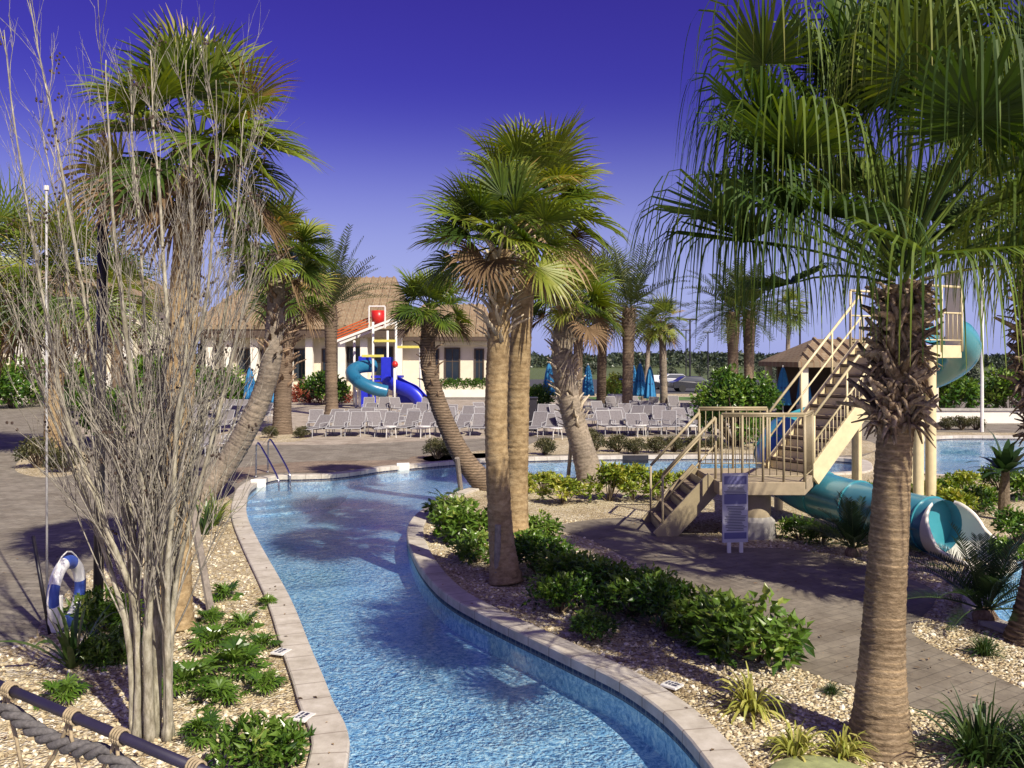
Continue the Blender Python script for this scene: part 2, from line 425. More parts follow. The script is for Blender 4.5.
class MB:
    def __init__(s):
        s.v, s.q, s.t, s.tint, s.n = [], [], [], [], 0
        s.arc = None

    def add(s, v, q=None, t=None, tint=0.5):
        v = np.asarray(v, float).reshape(-1, 3)
        if q is not None and len(q):
            s.q.append(np.asarray(q, int).reshape(-1, 4) + s.n)
        if t is not None and len(t):
            s.t.append(np.asarray(t, int).reshape(-1, 3) + s.n)
        s.v.append(v)
        s.tint.append(np.broadcast_to(np.asarray(tint, float), (len(v),)))
        s.n += len(v)
        return s

    def tube(s, pts, rad, sides=8, cap=True, tint=0.5, flat=1.0, up=None):
        p = np.asarray([tuple(a) for a in pts], float)
        k = len(p)
        r = np.broadcast_to(np.asarray(rad, float), (k,))
        tg = np.gradient(p, axis=0) if k > 2 else np.repeat((p[1:] - p[:1]), k, 0)
        tg = norm(tg)
        ref = np.array(up if up is not None else ((0, 0, 1.0) if abs(tg[0][2]) < 0.9 else (1.0, 0, 0)))
        u = norm(np.cross(tg[0], ref))
        us = []
        for i in range(k):
            u = u - tg[i] * np.dot(u, tg[i]); u = u / max(np.linalg.norm(u), 1e-9)
            us.append(u.copy())
        us = np.array(us); ws = np.cross(tg, us)
        a = np.arange(sides) * 2 * PI / sides
        ring = us[:, None, :] * np.cos(a)[None, :, None] + ws[:, None, :] * np.sin(a)[None, :, None] * flat
        v = p[:, None, :] + ring * r[:, None, None]
        i = np.arange(k - 1)[:, None] * sides; j = np.arange(sides)[None, :]
        q = np.stack([i + j, i + (j + 1) % sides, i + sides + (j + 1) % sides, i + sides + j], -1).reshape(-1, 4)
        v = v.reshape(-1, 3); t = []
        if cap:
            v = np.concatenate([v, p[:1], p[-1:]])
            c0, c1 = k * sides, k * sides + 1
            for jj in range(sides):
                t.append((c0, (jj + 1) % sides, jj))
                t.append((c1, (k - 1) * sides + jj, (k - 1) * sides + (jj + 1) % sides))
        if np.ndim(tint) == 1:
            tv = np.repeat(np.asarray(tint), sides)
            if cap: tv = np.concatenate([tv, tint[:1], tint[-1:]])
            tint = tv
        return s.add(v, q, t, tint)

    def box(s, c, size, rz=0.0, axes=None, tint=0.5):
        x, y, z = (d / 2 for d in size)
        v = np.array([(a * x, b * y, d * z) for d in (-1, 1) for b in (-1, 1) for a in (-1, 1)])
        if axes is not None:
            v = v @ np.asarray([tuple(a) for a in axes], float)
        elif rz:
            co, si = math.cos(rz), math.sin(rz)
            v = v @ np.array([(co, si, 0), (-si, co, 0), (0, 0, 1)])
        q = [(0, 2, 3, 1), (4, 5, 7, 6), (0, 1, 5, 4), (2, 6, 7, 3), (0, 4, 6, 2), (1, 3, 7, 5)]
        return s.add(v + np.array(tuple(c)), q, None, tint)

    def span(s, a, b, w, h, up=(0, 0, 1), tint=0.5):
        """rectangular bar from a to b: w sideways, h along up"""
        a, b = np.array(tuple(a), float), np.array(tuple(b), float)
        d = norm(b - a); sd = norm(np.cross(d, up)); u = np.cross(sd, d)
        return s.box((a + b) / 2, (np.linalg.norm(b - a), w, h), axes=(d, sd, u), tint=tint)

    def prism(s, poly, z0, z1, tint=0.5):
        n = len(poly)
        v = [(p[0], p[1], z0) for p in poly] + [(p[0], p[1], z1) for p in poly]
        q = [(i, (i + 1) % n, n + (i + 1) % n, n + i) for i in range(n)]
        c = np.mean(np.array([(p[0], p[1]) for p in poly]), axis=0)
        v += [(c[0], c[1], z0), (c[0], c[1], z1)]
        t = []
        for i in range(n):
            t.append((2 * n, (i + 1) % n, i)); t.append((2 * n + 1, n + i, n + (i + 1) % n))
        return s.add(v, q, t, tint)

    def lathe(s, prof, c=(0, 0, 0), sides=20, tint=0.5, lobes=0, depth=0.0):
        k = len(prof)
        a = np.arange(sides) * 2 * PI / sides
        m = 1 + depth * np.cos(a * lobes) if lobes else np.ones(sides)
        v = np.array([[(c[0] + r * m[j] * math.cos(a[j]), c[1] + r * m[j] * math.sin(a[j]), c[2] + z) for j in range(sides)] for r, z in prof])
        i = np.arange(k - 1)[:, None] * sides; j = np.arange(sides)[None, :]
        q = np.stack([i + j, i + (j + 1) % sides, i + sides + (j + 1) % sides, i + sides + j], -1).reshape(-1, 4)
        return s.add(v.reshape(-1, 3), q, None, tint)

    def build(s, name, mat, parent=None, smooth=False, bevel=0.0, kind=None, attrs=None):
        v = np.concatenate(s.v) if s.v else np.zeros((0, 3))
        off = np.zeros(3); p = parent
        while p is not None:
            off += np.array(p.location); p = p.parent
        v = v - off
        q = np.concatenate(s.q) if s.q else np.zeros((0, 4), int)
        t = np.concatenate(s.t) if s.t else np.zeros((0, 3), int)
        me = bpy.data.meshes.new(name)
        me.vertices.add(len(v)); me.vertices.foreach_set('co', v.astype(np.float32).ravel())
        me.loops.add(len(q) * 4 + len(t) * 3)
        me.loops.foreach_set('vertex_index', np.concatenate([q.ravel(), t.ravel()]).astype(np.int32))
        me.polygons.add(len(q) + len(t))
        tot = np.concatenate([np.full(len(q), 4), np.full(len(t), 3)])
        me.polygons.foreach_set('loop_start', (np.cumsum(tot) - tot).astype(np.int32))
        me.polygons.foreach_set('use_smooth', np.full(len(q) + len(t), bool(smooth)))
        me.update(calc_edges=True); me.validate()
        if len(me.vertices) == len(v):
            at = me.attributes.new('tint', 'FLOAT', 'POINT')
            at.data.foreach_set('value', np.concatenate(s.tint).astype(np.float32))
            for k_, a_ in (attrs or {}).items():
                at = me.attributes.new(k_, 'FLOAT', 'POINT'); at.data.foreach_set('value', np.asarray(a_, np.float32))
        me.materials.append(mat)
        o = bpy.data.objects.new(name, me); COL.objects.link(o)
        if parent is not None: o.parent = parent
        if kind: o['kind'] = kind
        if bevel:
            md = o.modifiers.new('edge', 'BEVEL'); md.width = bevel; md.segments = 2; md.limit_method = 'ANGLE'
        return o


def thing(name, label, cat, loc=(0, 0, 0), group=None):
    o = bpy.data.objects.new(name, None); COL.objects.link(o)
    o.location = tuple(loc); o.empty_display_size = 0.2
    o['label'] = label; o['category'] = cat
    if group: o['group'] = group
    return o


def tag(o, label, cat, group=None):
    o['label'] = label; o['category'] = cat
    if group: o['group'] = group
    return o


def dup(root, loc, rz=0.0, sc=1.0, label=None, group=None):
    def cp(o, parent):
        c = o.copy(); COL.objects.link(c)
        if parent is not None: c.parent = parent
        for ch in list(o.children): cp(ch, c)
        return c
    r = cp(root, None)
    return put(r, loc, rz, sc, label, group)


def put(r, loc, rz=0.0, sc=1.0, label=None, group=None):
    r.location = tuple(loc); r.rotation_euler = (0, 0, rz)
    r.scale = sc if isinstance(sc, (tuple, list)) else (sc, sc, sc)
    if label: r['label'] = label
    if group: r['group'] = group
    return r


def smooth_line(pts, per=6, closed=False):
    p = [np.array(tuple(a), float) for a in pts]; n = len(p); out = []
    rng = range(n if closed else n - 1)
    for i in rng:
        p0 = p[(i - 1) % n] if (closed or i > 0) else p[0]
        p1, p2 = p[i], p[(i + 1) % n]
        p3 = p[(i + 2) % n] if (closed or i + 2 < n) else p[-1]
        for k in range(per):
            t = k / per
            out.append(0.5 * ((2 * p1) + (-p0 + p2) * t + (2 * p0 - 5 * p1 + 4 * p2 - p3) * t * t + (-p0 + 3 * p1 - 3 * p2 + p3) * t ** 3))
    if not closed: out.append(p[-1])
    return np.array(out)


def sheet(name, loops, z, mat, kind='structure'):
    bm = bmesh.new()
    edges = []
    for lp in loops:
        vs = [bm.verts.new((p[0], p[1], z)) for p in lp]
        for i in range(len(vs)):
            edges.append(bm.edges.new((vs[i], vs[(i + 1) % len(vs)])))
    bmesh.ops.triangle_fill(bm, use_beauty=True, use_dissolve=False, edges=edges, normal=(0, 0, 1))
    bmesh.ops.recalc_face_normals(bm, faces=bm.faces)
    if bm.faces and sum(f.normal.z for f in bm.faces) < 0:
        bmesh.ops.reverse_faces(bm, faces=bm.faces)
    me = bpy.data.meshes.new(name); bm.to_mesh(me); bm.free()
    me.materials.append(mat)
    o = bpy.data.objects.new(name, me); COL.objects.link(o)
    o['kind'] = kind
    return o


def resample(line, step, closed=True):
    p = np.array(line)
    if closed: p = np.vstack([p, p[:1]])
    d = np.concatenate([[0], np.cumsum(np.linalg.norm(np.diff(p, axis=0), axis=1))])
    n = max(8, int(d[-1] / step))
    s = np.linspace(0, d[-1], n, endpoint=not closed)
    return np.stack([np.interp(s, d, p[:, i]) for i in range(p.shape[1])], 1)


def offset(poly, d):
    p = np.array(poly)[:, :2]
    tg = norm(np.roll(p, -1, 0) - np.roll(p, 1, 0))
    nr = np.stack([tg[:, 1], -tg[:, 0]], 1)
    area = 0.5 * np.sum(p[:, 0] * np.roll(p[:, 1], -1) - np.roll(p[:, 0], -1) * p[:, 1])
    return p + nr * d * (1 if area > 0 else -1)


def inside(poly, x, y):
    p = np.asarray(poly); c = np.zeros(np.shape(x), bool); n = len(p); j = n - 1
    for i in range(n):
        xi, yi, xj, yj = p[i][0], p[i][1], p[j][0], p[j][1]
        with np.errstate(divide='ignore', invalid='ignore'):
            k = ((yi > y) != (yj > y)) & (x < (xj - xi) * (y - yi) / (yj - yi + 1e-12) + xi)
        c ^= k; j = i
    return c


# ------------------------------------------------------------------ the ground, the river, the pools
left_bank = [(-1.45, -7, 0), (-1.42, -1, 0), (-1.36, 4, 0)] + [G(*p) for p in ((344, 768), (328, 700), (308, 650), (287, 598), (258, 545), (246, 518), (246, 500), (252, 487), (273, 478))]
far_bank = [G(*p) for p in ((300, 477), (329, 476), (357, 473), (382, 469), (421, 465.5), (470, 461.5), (525, 459), (600, 457.5), (660, 457), (730, 457), (800, 458), (850, 460))]
island = [G(*p) for p in ((862, 466), (850, 473), (760, 475), (700, 475), (640, 477), (560, 480), (500, 484), (465, 491), (440, 502), (421, 513), (411, 524), (408, 535), (412, 551), (424, 573), (446, 596), (486, 619), (560, 655), (640, 697), (711, 768))] + [(1.62, 4, 0), (1.65, -1, 0), (1.66, -7, 0)]
river = resample(smooth_line(left_bank + far_bank + island, 5, True), 0.2)[:, :2]
pool_near = resample(smooth_line([G(*p) for p in ((994, 562), (986, 600), (992, 618), (1020, 630), (1080, 640), (1400, 640), (1400, 554), (1050, 552))], 5, True), 0.2)[:, :2]
pool_far = resample(smooth_line([G(*p) for p in ((912, 470), (912, 447), (935, 438), (1000, 437), (1120, 440), (1140, 470), (1000, 478))], 5, True), 0.3)[:, :2]
S = 2500.0
sheet('ground', [[(-S, -S), (S, -S), (S, S), (-S, S)], river, pool_near, pool_far], 0.0, M['gravel'])


def basin(poly, prefix, depth, wname):
    p = np.array(poly); n = len(p)
    wall = MB()
    v = np.concatenate([np.c_[p, np.full(n, 0.0)], np.c_[p, np.full(n, -depth)]])
    i = np.arange(n); j = (i + 1) % n
    wall.add(v, np.stack([i, j, n + j, n + i], 1))
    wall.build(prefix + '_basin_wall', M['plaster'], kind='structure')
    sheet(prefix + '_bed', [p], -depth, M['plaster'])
    sheet(wname, [offset(p, 0.0)], -0.075, M['water'])
    o = offset(p, 0.27); a = offset(p, -0.025)
    arc = np.concatenate([[0], np.cumsum(np.linalg.norm(np.diff(p, axis=0), axis=1))])
    rows = [np.c_[a, np.full(n, -0.06)], np.c_[a, np.full(n, 0.035)], np.c_[offset(p, -0.01), np.full(n, 0.05)], np.c_[offset(p, 0.255), np.full(n, 0.05)], np.c_[o, np.full(n, 0.04)], np.c_[o, np.full(n, -0.02)]]
    c = MB(); q = []
    for k in range(len(rows) - 1):
        q.append(np.stack([k * n + i, (k + 1) * n + i, (k + 1) * n + j, k * n + j], 1))
    c.add(np.concatenate(rows), np.concatenate(q))
    c.build(prefix + '_coping', M['coping'], kind='structure', smooth=False, attrs={'arc': np.tile(arc, len(rows))})


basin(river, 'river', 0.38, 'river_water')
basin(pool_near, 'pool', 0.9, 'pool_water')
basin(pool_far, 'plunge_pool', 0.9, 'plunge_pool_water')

# paved deck: left of the river and all round its far side
def bank_run(p0, p1, d):
    """piece of the river outline between the points nearest p0 and p1, moved outward by d"""
    o = offset(river, d)
    a = int(np.argmin(np.linalg.norm(river - np.array(p0[:2]), axis=1))); b = int(np.argmin(np.linalg.norm(river - np.array(p1[:2]), axis=1)))
    st = 1 if b > a else -1
    return [tuple(o[k]) for k in range(a, b + st, st)]


bed_edge = [G(*p) for p in ((-330, 668), (0, 647), (42, 622), (82, 577), (135, 545), (190, 510), (222, 492))]
bed_edge = [tuple(p[:2]) for p in smooth_line(bed_edge, 5)]
deck = bed_edge + bank_run(G(246, 505), G(850, 460), 0.15) + [tuple(G(905, 440)[:2]), tuple(G(905, 432)[:2]), (30, 36.5), (40, 37), (40, 72), (-60, 72), (-60, 8)]
sheet('deck_paving', [deck], 0.004, M['pavers'])
sheet('lounge_paving', [[(-14.5, 31.2), (-6, 32.2), (2, 36.2), (13.5, 37.2), (13.5, 64), (-22, 70), (-22, 45)]], 0.006, M['deck_far'])
edge_band = [tuple(p[:2]) for p in smooth_line([G(*p) for p in ((222, 470), (300, 462), (400, 460), (420, 456), (520, 452))], 6)] + [tuple(p[:2]) for p in smooth_line([G(*p) for p in ((520, 458), (421, 463), (382, 466), (330, 472), (262, 474), (238, 484))], 6)]
sheet('border_paving', [edge_band], 0.008, M['band'])

path_up = smooth_line([G(*p) for p in ((548, 527), (600, 519), (660, 520), (720, 545), (790, 549), (850, 562), (925, 585), (935, 603), (912, 628), (930, 645), (1024, 690), (1120, 735))], 5)
path_lo = smooth_line([G(*p) for p in ((1110, 790), (925, 712), (860, 690), (786, 662), (700, 606), (640, 566), (590, 540), (556, 530))], 5)
path = [tuple(p[:2]) for p in path_up] + [tuple(p[:2]) for p in path_lo]
sheet('garden_path', [path], 0.004, M['path'])

# gravel planting beds set into the deck
def bed(name, pts, z=0.008):
    return sheet(name, [[tuple(p[:2]) for p in smooth_line([G(*a) for a in pts], 5, True)]], z, M['gravel'])


bed('shrub_bed', [(15, 470), (30, 455), (75, 450), (88, 458), (80, 472), (45, 478)])
bed('far_bank_bed', [(430, 456), (520, 447), (560, 438), (720, 437), (860, 440), (860, 455), (720, 453.5), (600, 454), (520, 456), (440, 462)])
bed('palm_bed', [(255, 437), (285, 430), (312, 434), (300, 441), (268, 442)])
sheet('parking_lot', [[(2, 78), (60, 78), (60, 130), (2, 130)]], 0.004, M['asphalt'])
sheet('lawn', [[(6, 66), (18, 66), (18, 71.5), (6, 71.5)]], 0.010, M['turf'])

# loose pebbles where the beds are near enough to show single stones
def pebbles():
    n = 26000
    y = 6.2 + 11 * RNG.random(n) ** 1.7; x = -7 + 15 * RNG.random(n)
    ok = ~inside(offset(river, 0.33), x, y) & ~inside(path, x, y) & ~inside(deck, x, y) & ~inside(offset(pool_near, 0.33), x, y) & (np.abs(x) < y * 0.62)
    x, y = x[ok], y[ok]; n = len(x)
    base = np.array([(1, 0, 0), (0, 1, 0), (-1, 0, 0), (0, -1, 0), (0, 0, 1), (0.7, 0.7, 0.55), (-0.7, 0.7, 0.55), (-0.7, -0.7, 0.55), (0.7, -0.7, 0.55)])
    tri = np.array([(0, 5, 8), (0, 1, 5), (1, 6, 5), (1, 2, 6), (2, 7, 6), (2, 3, 7), (3, 8, 7), (3, 0, 8), (4, 8, 5), (4, 5, 6), (4, 6, 7), (4, 7, 8)])
    sc = (0.010 + 0.016 * RNG.random((n, 1, 1))) * (0.65 + 0.7 * RNG.random((n, 1, 3)))
    a = RNG.random(n) * 6.28; co, si = np.cos(a), np.sin(a)
    b = base[None] * sc * (0.85 + 0.3 * RNG.random((n, 9, 1)))
    v = np.stack([b[..., 0] * co[:, None] - b[..., 1] * si[:, None] + x[:, None], b[..., 0] * si[:, None] + b[..., 1] * co[:, None] + y[:, None], b[..., 2]], -1)
    t = tri[None] + np.arange(n)[:, None, None] * 9
    m = MB(); m.add(v, None, t.reshape(-1, 3), np.repeat(RNG.random(n), 9))
    o = m.build('pebbles', M['pebble'], kind='stuff')
    tag(o, 'loose tan and cream pebbles lying on the planting beds beside the river', 'gravel')


pebbles()


def litter():
    n = 1500
    y = 6.4 + 13 * RNG.random(n) ** 1.3; x = -8 + 16 * RNG.random(n)
    ok = ~inside(offset(river, 0.05), x, y) & ~inside(offset(pool_near, 0.05), x, y)
    x, y = x[ok], y[ok]; n = len(x)
    a = RNG.random(n) * 6.28; l = 0.012 + 0.028 * RNG.random(n) ** 1.5; w = l * (0.25 + 0.3 * RNG.random(n))
    dx, dy = np.cos(a), np.sin(a); z = np.where(inside(offset(river, 0.3), x, y), 0.056, 0.022)
    v = np.stack([np.stack([x - dx * l, y - dy * l, z], 1), np.stack([x - dy * w, y + dx * w, z + 0.008], 1), np.stack([x + dx * l, y + dy * l, z], 1), np.stack([x + dy * w, y - dx * w, z + 0.004], 1)], 1)
    m = MB(); m.add(v.reshape(-1, 3), np.arange(n * 4).reshape(n, 4), None, np.repeat(RNG.random(n), 4))
    tag(m.build('leaf_litter', M['dry'], kind='stuff'), 'dry fallen leaves scattered over gravel, coping and paving', 'leaf litter')


litter()


# ------------------------------------------------------------------ plant builders
def strips(mb, start, d, side, length, width, droop, t0, k=5, prof='leaf', power=1.6, tint=0.5, hang=1.0, tip=0.0):
    """n strap leaflets: start, d, side (n,3); they leave along d and bend to the ground by droop after t0"""
    n = len(start); ts = np.linspace(0, 1, k)
    pos = np.zeros((n, k, 3)); pos[:, 0] = start
    down = np.array([0, 0, -1.0])
    length = np.broadcast_to(length, (n,)); droop = np.broadcast_to(droop, (n,))
    for i in range(1, k):
        tm = (ts[i] + ts[i - 1]) / 2
        w = droop * max(0.0, (tm - t0) / (1 - t0)) ** power
        dd = norm(d + down[None] * w[:, None])
        pos[:, i] = pos[:, i - 1] + dd * (length * (ts[i] - ts[i - 1]))[:, None]
    if prof == 'fan': wp = np.interp(ts, [0, 0.12, 0.45, 0.75, 1], [0.25, 0.6, 1, 0.6, 0.06])
    elif prof == 'ribbon': wp = np.interp(ts, [0, 0.1, 0.26, 0.42, 0.8, 1], [0.3, 0.72, 0.9, 0.42, 0.26, 0.05])
    elif prof == 'strap': wp = np.interp(ts, [0, 0.3, 0.7, 1], [0.8, 1, 0.75, 0.05])
    else: wp = np.interp(ts, [0, 0.35, 0.75, 1], [0.2, 1, 0.6, 0.04])
    wd = np.broadcast_to(np.asarray(width, float), (n,))[:, None] * wp[None]
    sd = norm(side)[:, None, :] * (wd / 2)[..., None]
    v = np.stack([pos - sd, pos + sd], 2)      # n,k,2,3
    b = (np.arange(n) * k * 2)[:, None] + (np.arange(k - 1) * 2)[None]
    q = np.stack([b, b + 1, b + 3, b + 2], -1).reshape(-1, 4)
    tn = np.broadcast_to(np.asarray(tint, float), (n,))
    mb.add(v.reshape(-1, 3), q, None, (np.repeat(tn, k * 2).reshape(n, k, 2) + (tip * ts ** 3)[None, :, None] * RNG.random((n, 1, 1)) * 2).ravel())
    return pos


def fan_leaf(mb, o, d, pet, L, n=30, spread=2.2, fold=0.25, droop=1.2, t0=0.35, petdroop=0.25, k=5, tint=0.4, pmb=None, prad=0.014, power=1.6, width=1.0, prof='fan'):
    o = np.array(tuple(o), float); d = norm(np.array(tuple(d), float))
    ts = np.linspace(0, 1, 5)
    pp = o + d * (pet * ts)[:, None] + np.array([0, 0, -1.0]) * (petdroop * pet * ts ** 2)[:, None]
    (pmb or mb).tube(pp, np.linspace(prad * 1.6, prad, 5), 4, cap=False, tint=tint + 0.12, flat=0.6)
    d2 = norm(pp[-1] - pp[-2])
    s = np.cross(d2, (0, 0, 1.0))
    if np.linalg.norm(s) < 0.05: s = np.array([1.0, 0, 0])
    s = norm(s); roll = RNG.normal(0, 0.35)
    nr = np.cross(s, d2)
    s, nr = s * math.cos(roll) + nr * math.sin(roll), nr * math.cos(roll) - s * math.sin(roll)
    a = np.linspace(-spread, spread, n) + RNG.normal(0, 0.02, n)
    di = d2[None] * np.cos(a)[:, None] + s[None] * np.sin(a)[:, None] + nr[None] * (fold * np.abs(np.sin(a)))[:, None]
    di = norm(di)
    sd = np.cross(di, nr[None]) + nr[None] * np.where(np.arange(n) % 2, 0.35, -0.35)[:, None]
    ln = L * (0.62 + 0.38 * np.cos(a / 2)) * RNG.uniform(0.88, 1.08, n)
    w = np.minimum(0.52 * ln * (2 * spread / n), 0.06) * width
    strips(mb, np.repeat(pp[-1][None], n, 0), di, sd, ln, w, droop * RNG.uniform(0.7, 1.3, n), t0, k, prof, power, tint + RNG.normal(0, 0.06, n), tip=0.2)


def feather(mb, o, d, L, n=26, leaf=0.4, droop=0.9, width=0.03, tint=0.4, vee=0.5, sweep=0.75, rad=0.018, ldroop=0.5, basebare=0.12):
    o = np.array(tuple(o), float); d = norm(np.array(tuple(d), float))
    k = 10; ts = np.linspace(0, 1, k); pts = [o]; dirs = [d]
    for i in range(1, k):
        dd = norm(d + np.array([0, 0, -1.0]) * droop * ts[i] ** 1.5)
        pts.append(pts[-1] + dd * L / (k - 1)); dirs.append(dd)
    pts = np.array(pts); dirs = np.array(dirs)
    mb.tube(pts, np.linspace(rad, rad * 0.25, k), 4, cap=False, tint=tint + 0.25)
    tt = np.linspace(basebare, 0.99, n)
    c = np.stack([np.interp(tt, ts, pts[:, i]) for i in range(3)], 1)
    t = norm(np.stack([np.interp(tt, ts, dirs[:, i]) for i in range(3)], 1))
    s = np.cross(t, (0, 0, 1.0)); s = norm(s + 1e-6); u = np.cross(s, t)
    ln = leaf * np.interp(tt, [0, 0.2, 0.6, 1], [0.5, 1, 0.9, 0.35])
    for sg in (-1, 1):
        di = norm(t * sweep + s * sg + u * vee + RNG.normal(0, 0.06, (n, 3)))
        strips(mb, c, di, t + u * 0.2, ln * RNG.uniform(0.9, 1.1, n), width, ldroop, 0.3, 4, 'leaf', 1.4, tint + RNG.normal(0, 0.05, n))


def leaves(mb, c, ll, lw, nrm_, tint):
    """leaf blades with a folded midrib: c centres (n,3), nrm_ outward direction"""
    n = len(c); r = RNG.normal(0, 1, (n, 3))
    ax = norm(norm(nrm_) * 0.75 + r * 0.55); s = norm(np.cross(ax, RNG.normal(0, 1, (n, 3)))); up = np.cross(s, ax)
    ll = np.broadcast_to(ll, (n,))[:, None]; lw = np.broadcast_to(lw, (n,))[:, None]
    p0 = c; p1 = c + ax * ll * 0.5 + up * ll * 0.06; p2 = c + ax * ll - up * ll * 0.12
    e = up * lw * 0.25
    v = np.stack([p0, p1 - s * lw / 2 + e, p1, p1 + s * lw / 2 + e, p2], 1)
    b = np.arange(n)[:, None] * 5
    t = np.concatenate([b + np.array([0, 2, 1]), b + np.array([0, 3, 2]), b + np.array([1, 2, 4]), b + np.array([2, 3, 4])])
    mb.add(v.reshape(-1, 3), None, t, np.repeat(tint, 5))


def bush_mb(r=0.5, h=0.8, n=700, ll=0.09, lw=0.045, clumps=14, z0=0.05, spread=0.33, flat=1.0):
    mb = MB(); cs = []
    for _ in range(clumps):
        a = random.random() * 2 * PI; e = math.asin(random.random() ** 0.8); q = 0.55 + 0.4 * random.random()
        cs.append((r * q * math.cos(a) * math.cos(e), r * q * math.sin(a) * math.cos(e), z0 + h * 0.35 + h * 0.6 * q * math.sin(e) * flat - h * 0.15 * (1 - math.sin(e)), 0.75 + 0.5 * random.random(), random.random()))
    cs = np.array(cs)
    k = RNG.integers(0, clumps, n)
    rad = spread * min(r, h) * cs[k, 3]
    off = norm(RNG.normal(0, 1, (n, 3))) * (rad * RNG.random(n) ** 0.45)[:, None]
    c = cs[k, :3] + off
    ok = c[:, 2] > 0.01; c = c[ok]; off = off[ok]; k = k[ok]
    out = norm(off) + np.array([0, 0, 0.45])
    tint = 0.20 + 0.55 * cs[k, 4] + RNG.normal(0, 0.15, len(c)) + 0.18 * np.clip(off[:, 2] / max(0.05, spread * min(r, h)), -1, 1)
    leaves(mb, c, ll * RNG.uniform(0.7, 1.25, len(c)), lw * RNG.uniform(0.7, 1.25, len(c)), out, tint)
    return mb, cs


def stems_mb(cs, r=0.012):
    mb = MB()
    for c in cs:
        a = Vector((c[0] * 0.15, c[1] * 0.15, 0)); b = Vector(c[:3]); mid = (a + b) / 2 + Vector((0, 0, 0.08 * b.length))
        mb.tube([a, mid, b], [r, r * 0.8, r * 0.4], 5)
    return mb


def trunk_mb(path, r0, r1, step=0.07, ring=0.05, flare=0.35, sides=18, bulge=0.0, flare_h=0.35, ringtint=0.12, rough=False, per=3):
    p = smooth_line(path, 8)
    p = resample(p, step / per, False); n = len(p)
    d = np.concatenate([[0], np.cumsum(np.linalg.norm(np.diff(p, axis=0), axis=1))]); t = d / d[-1]
    r = r0 + (r1 - r0) * t
    r = r * (1 + flare * np.exp(-d / flare_h)) * (1 + bulge * np.exp(-((t - 0.85) / 0.12) ** 2))
    saw = np.array([0.1, 0.25, -1.0] if per == 3 else [0.0, 0.15, 0.3, 0.45, 0.5, -1.3])[(np.arange(n) + (np.cumsum(RNG.random(n) < 0.10))) % per]
    if rough: saw = RNG.normal(0, 0.6, n)
    r = r * (1 + ring * saw * RNG.uniform(0.4, 1.3, n))
    slow = np.interp(np.arange(n), np.arange(0, n + 12, 12), RNG.normal(0, 0.13, len(np.arange(0, n + 12, 12))))
    tint = 0.48 - ringtint * saw * RNG.uniform(0.2, 1.4, n) + RNG.normal(0, 0.05, n) + slow
    mb = MB(); mb.tube(p, r, sides, tint=np.clip(tint, 0, 1))
    body = mb.v[0][:n * sides].reshape(n, sides, 3)
    body += (body - p[:, None]) * RNG.normal(0, 0.022, (n, sides, 1))
    return mb, p, r


def boots(mb, p, r, f0, f1, n, size=0.24, wide=0.07, out=0.55, rand=0.25, curl=0.3):
    """old leaf bases crossing over the upper trunk"""
    k0, k1 = int(f0 * (len(p) - 1)), int(f1 * (len(p) - 1))
    for i in range(n):
        f = i / n; k = int(k0 + (k1 - k0) * f); a = i * 2.399 + random.gauss(0, 0.15)
        c = p[k]; ax = norm(p[min(k + 1, len(p) - 1)] - p[k - 1])
        u = norm(np.cross(ax, (0.3, 1, 0.1))); w = np.cross(ax, u)
        rd = u * math.cos(a) + w * math.sin(a); tn = np.cross(ax, rd)
        o = out * (1 + random.gauss(0, rand)); s = size * random.uniform(0.7, 1.3)
        lean = random.choice((-0.45, 0.45)) + random.gauss(0, 0.15 if rand < 0.4 else 0.35)
        b0 = c + rd * r[k] * 0.8
        b1 = b0 + (ax * 0.8 + rd * o * 0.7 + tn * lean) * s * 0.55
        b2 = b1 + (ax * (0.75 - curl + (random.gauss(0, 0.55) if rand > 0.4 else 0)) + rd * (o + 0.25) + tn * lean * 0.6) * s * 0.55
        mb.tube([b0, b1, b2], [wide, wide * 0.6, wide * 0.28], 5, tint=random.uniform(0.15, 0.95), flat=0.38, up=tuple(rd))


def crown_fan(mb, c, n, pet, L, emin=-45, emax=85, nl=26, seed=0, yellow=0.1, droop=1.0, dry=None, k=5, tilt=(0, 0, 0), fold=0.25, t0=0.35, power=1.6, lift=0.25, width=1.0, prad=0.014, avoid=None):
    rs = random.Random(seed)
    for i in range(n):
        f = (i + 0.5) / n
        e = math.radians(emax + (emin - emax) * f ** 0.85 + rs.gauss(0, 6)); a = i * 2.39996 + rs.gauss(0, 0.18)
        d = Vector((math.cos(a) * math.cos(e), math.sin(a) * math.cos(e), math.sin(e))) + Vector(tilt) * 0.5
        o = Vector(c) + Vector((math.cos(a) * 0.07, math.sin(a) * 0.07, lift * (1 - f)))
        tint = 0.30 + 0.14 * (1 - f) + rs.gauss(0, 0.09)
        if rs.random() < yellow: tint += 0.3
        m = dry if (dry is not None and f > 0.90) else mb
        fan_leaf(m, o, d, pet * rs.uniform(0.75, 1.15), L * rs.uniform(0.85, 1.12), nl, 2.05 + rs.uniform(-0.2, 0.35), fold, droop * (0.6 + 0.8 * f) * rs.uniform(0.8, 1.25), t0, 0.1 + 0.3 * f, k, tint, power=power, width=width, prad=prad)


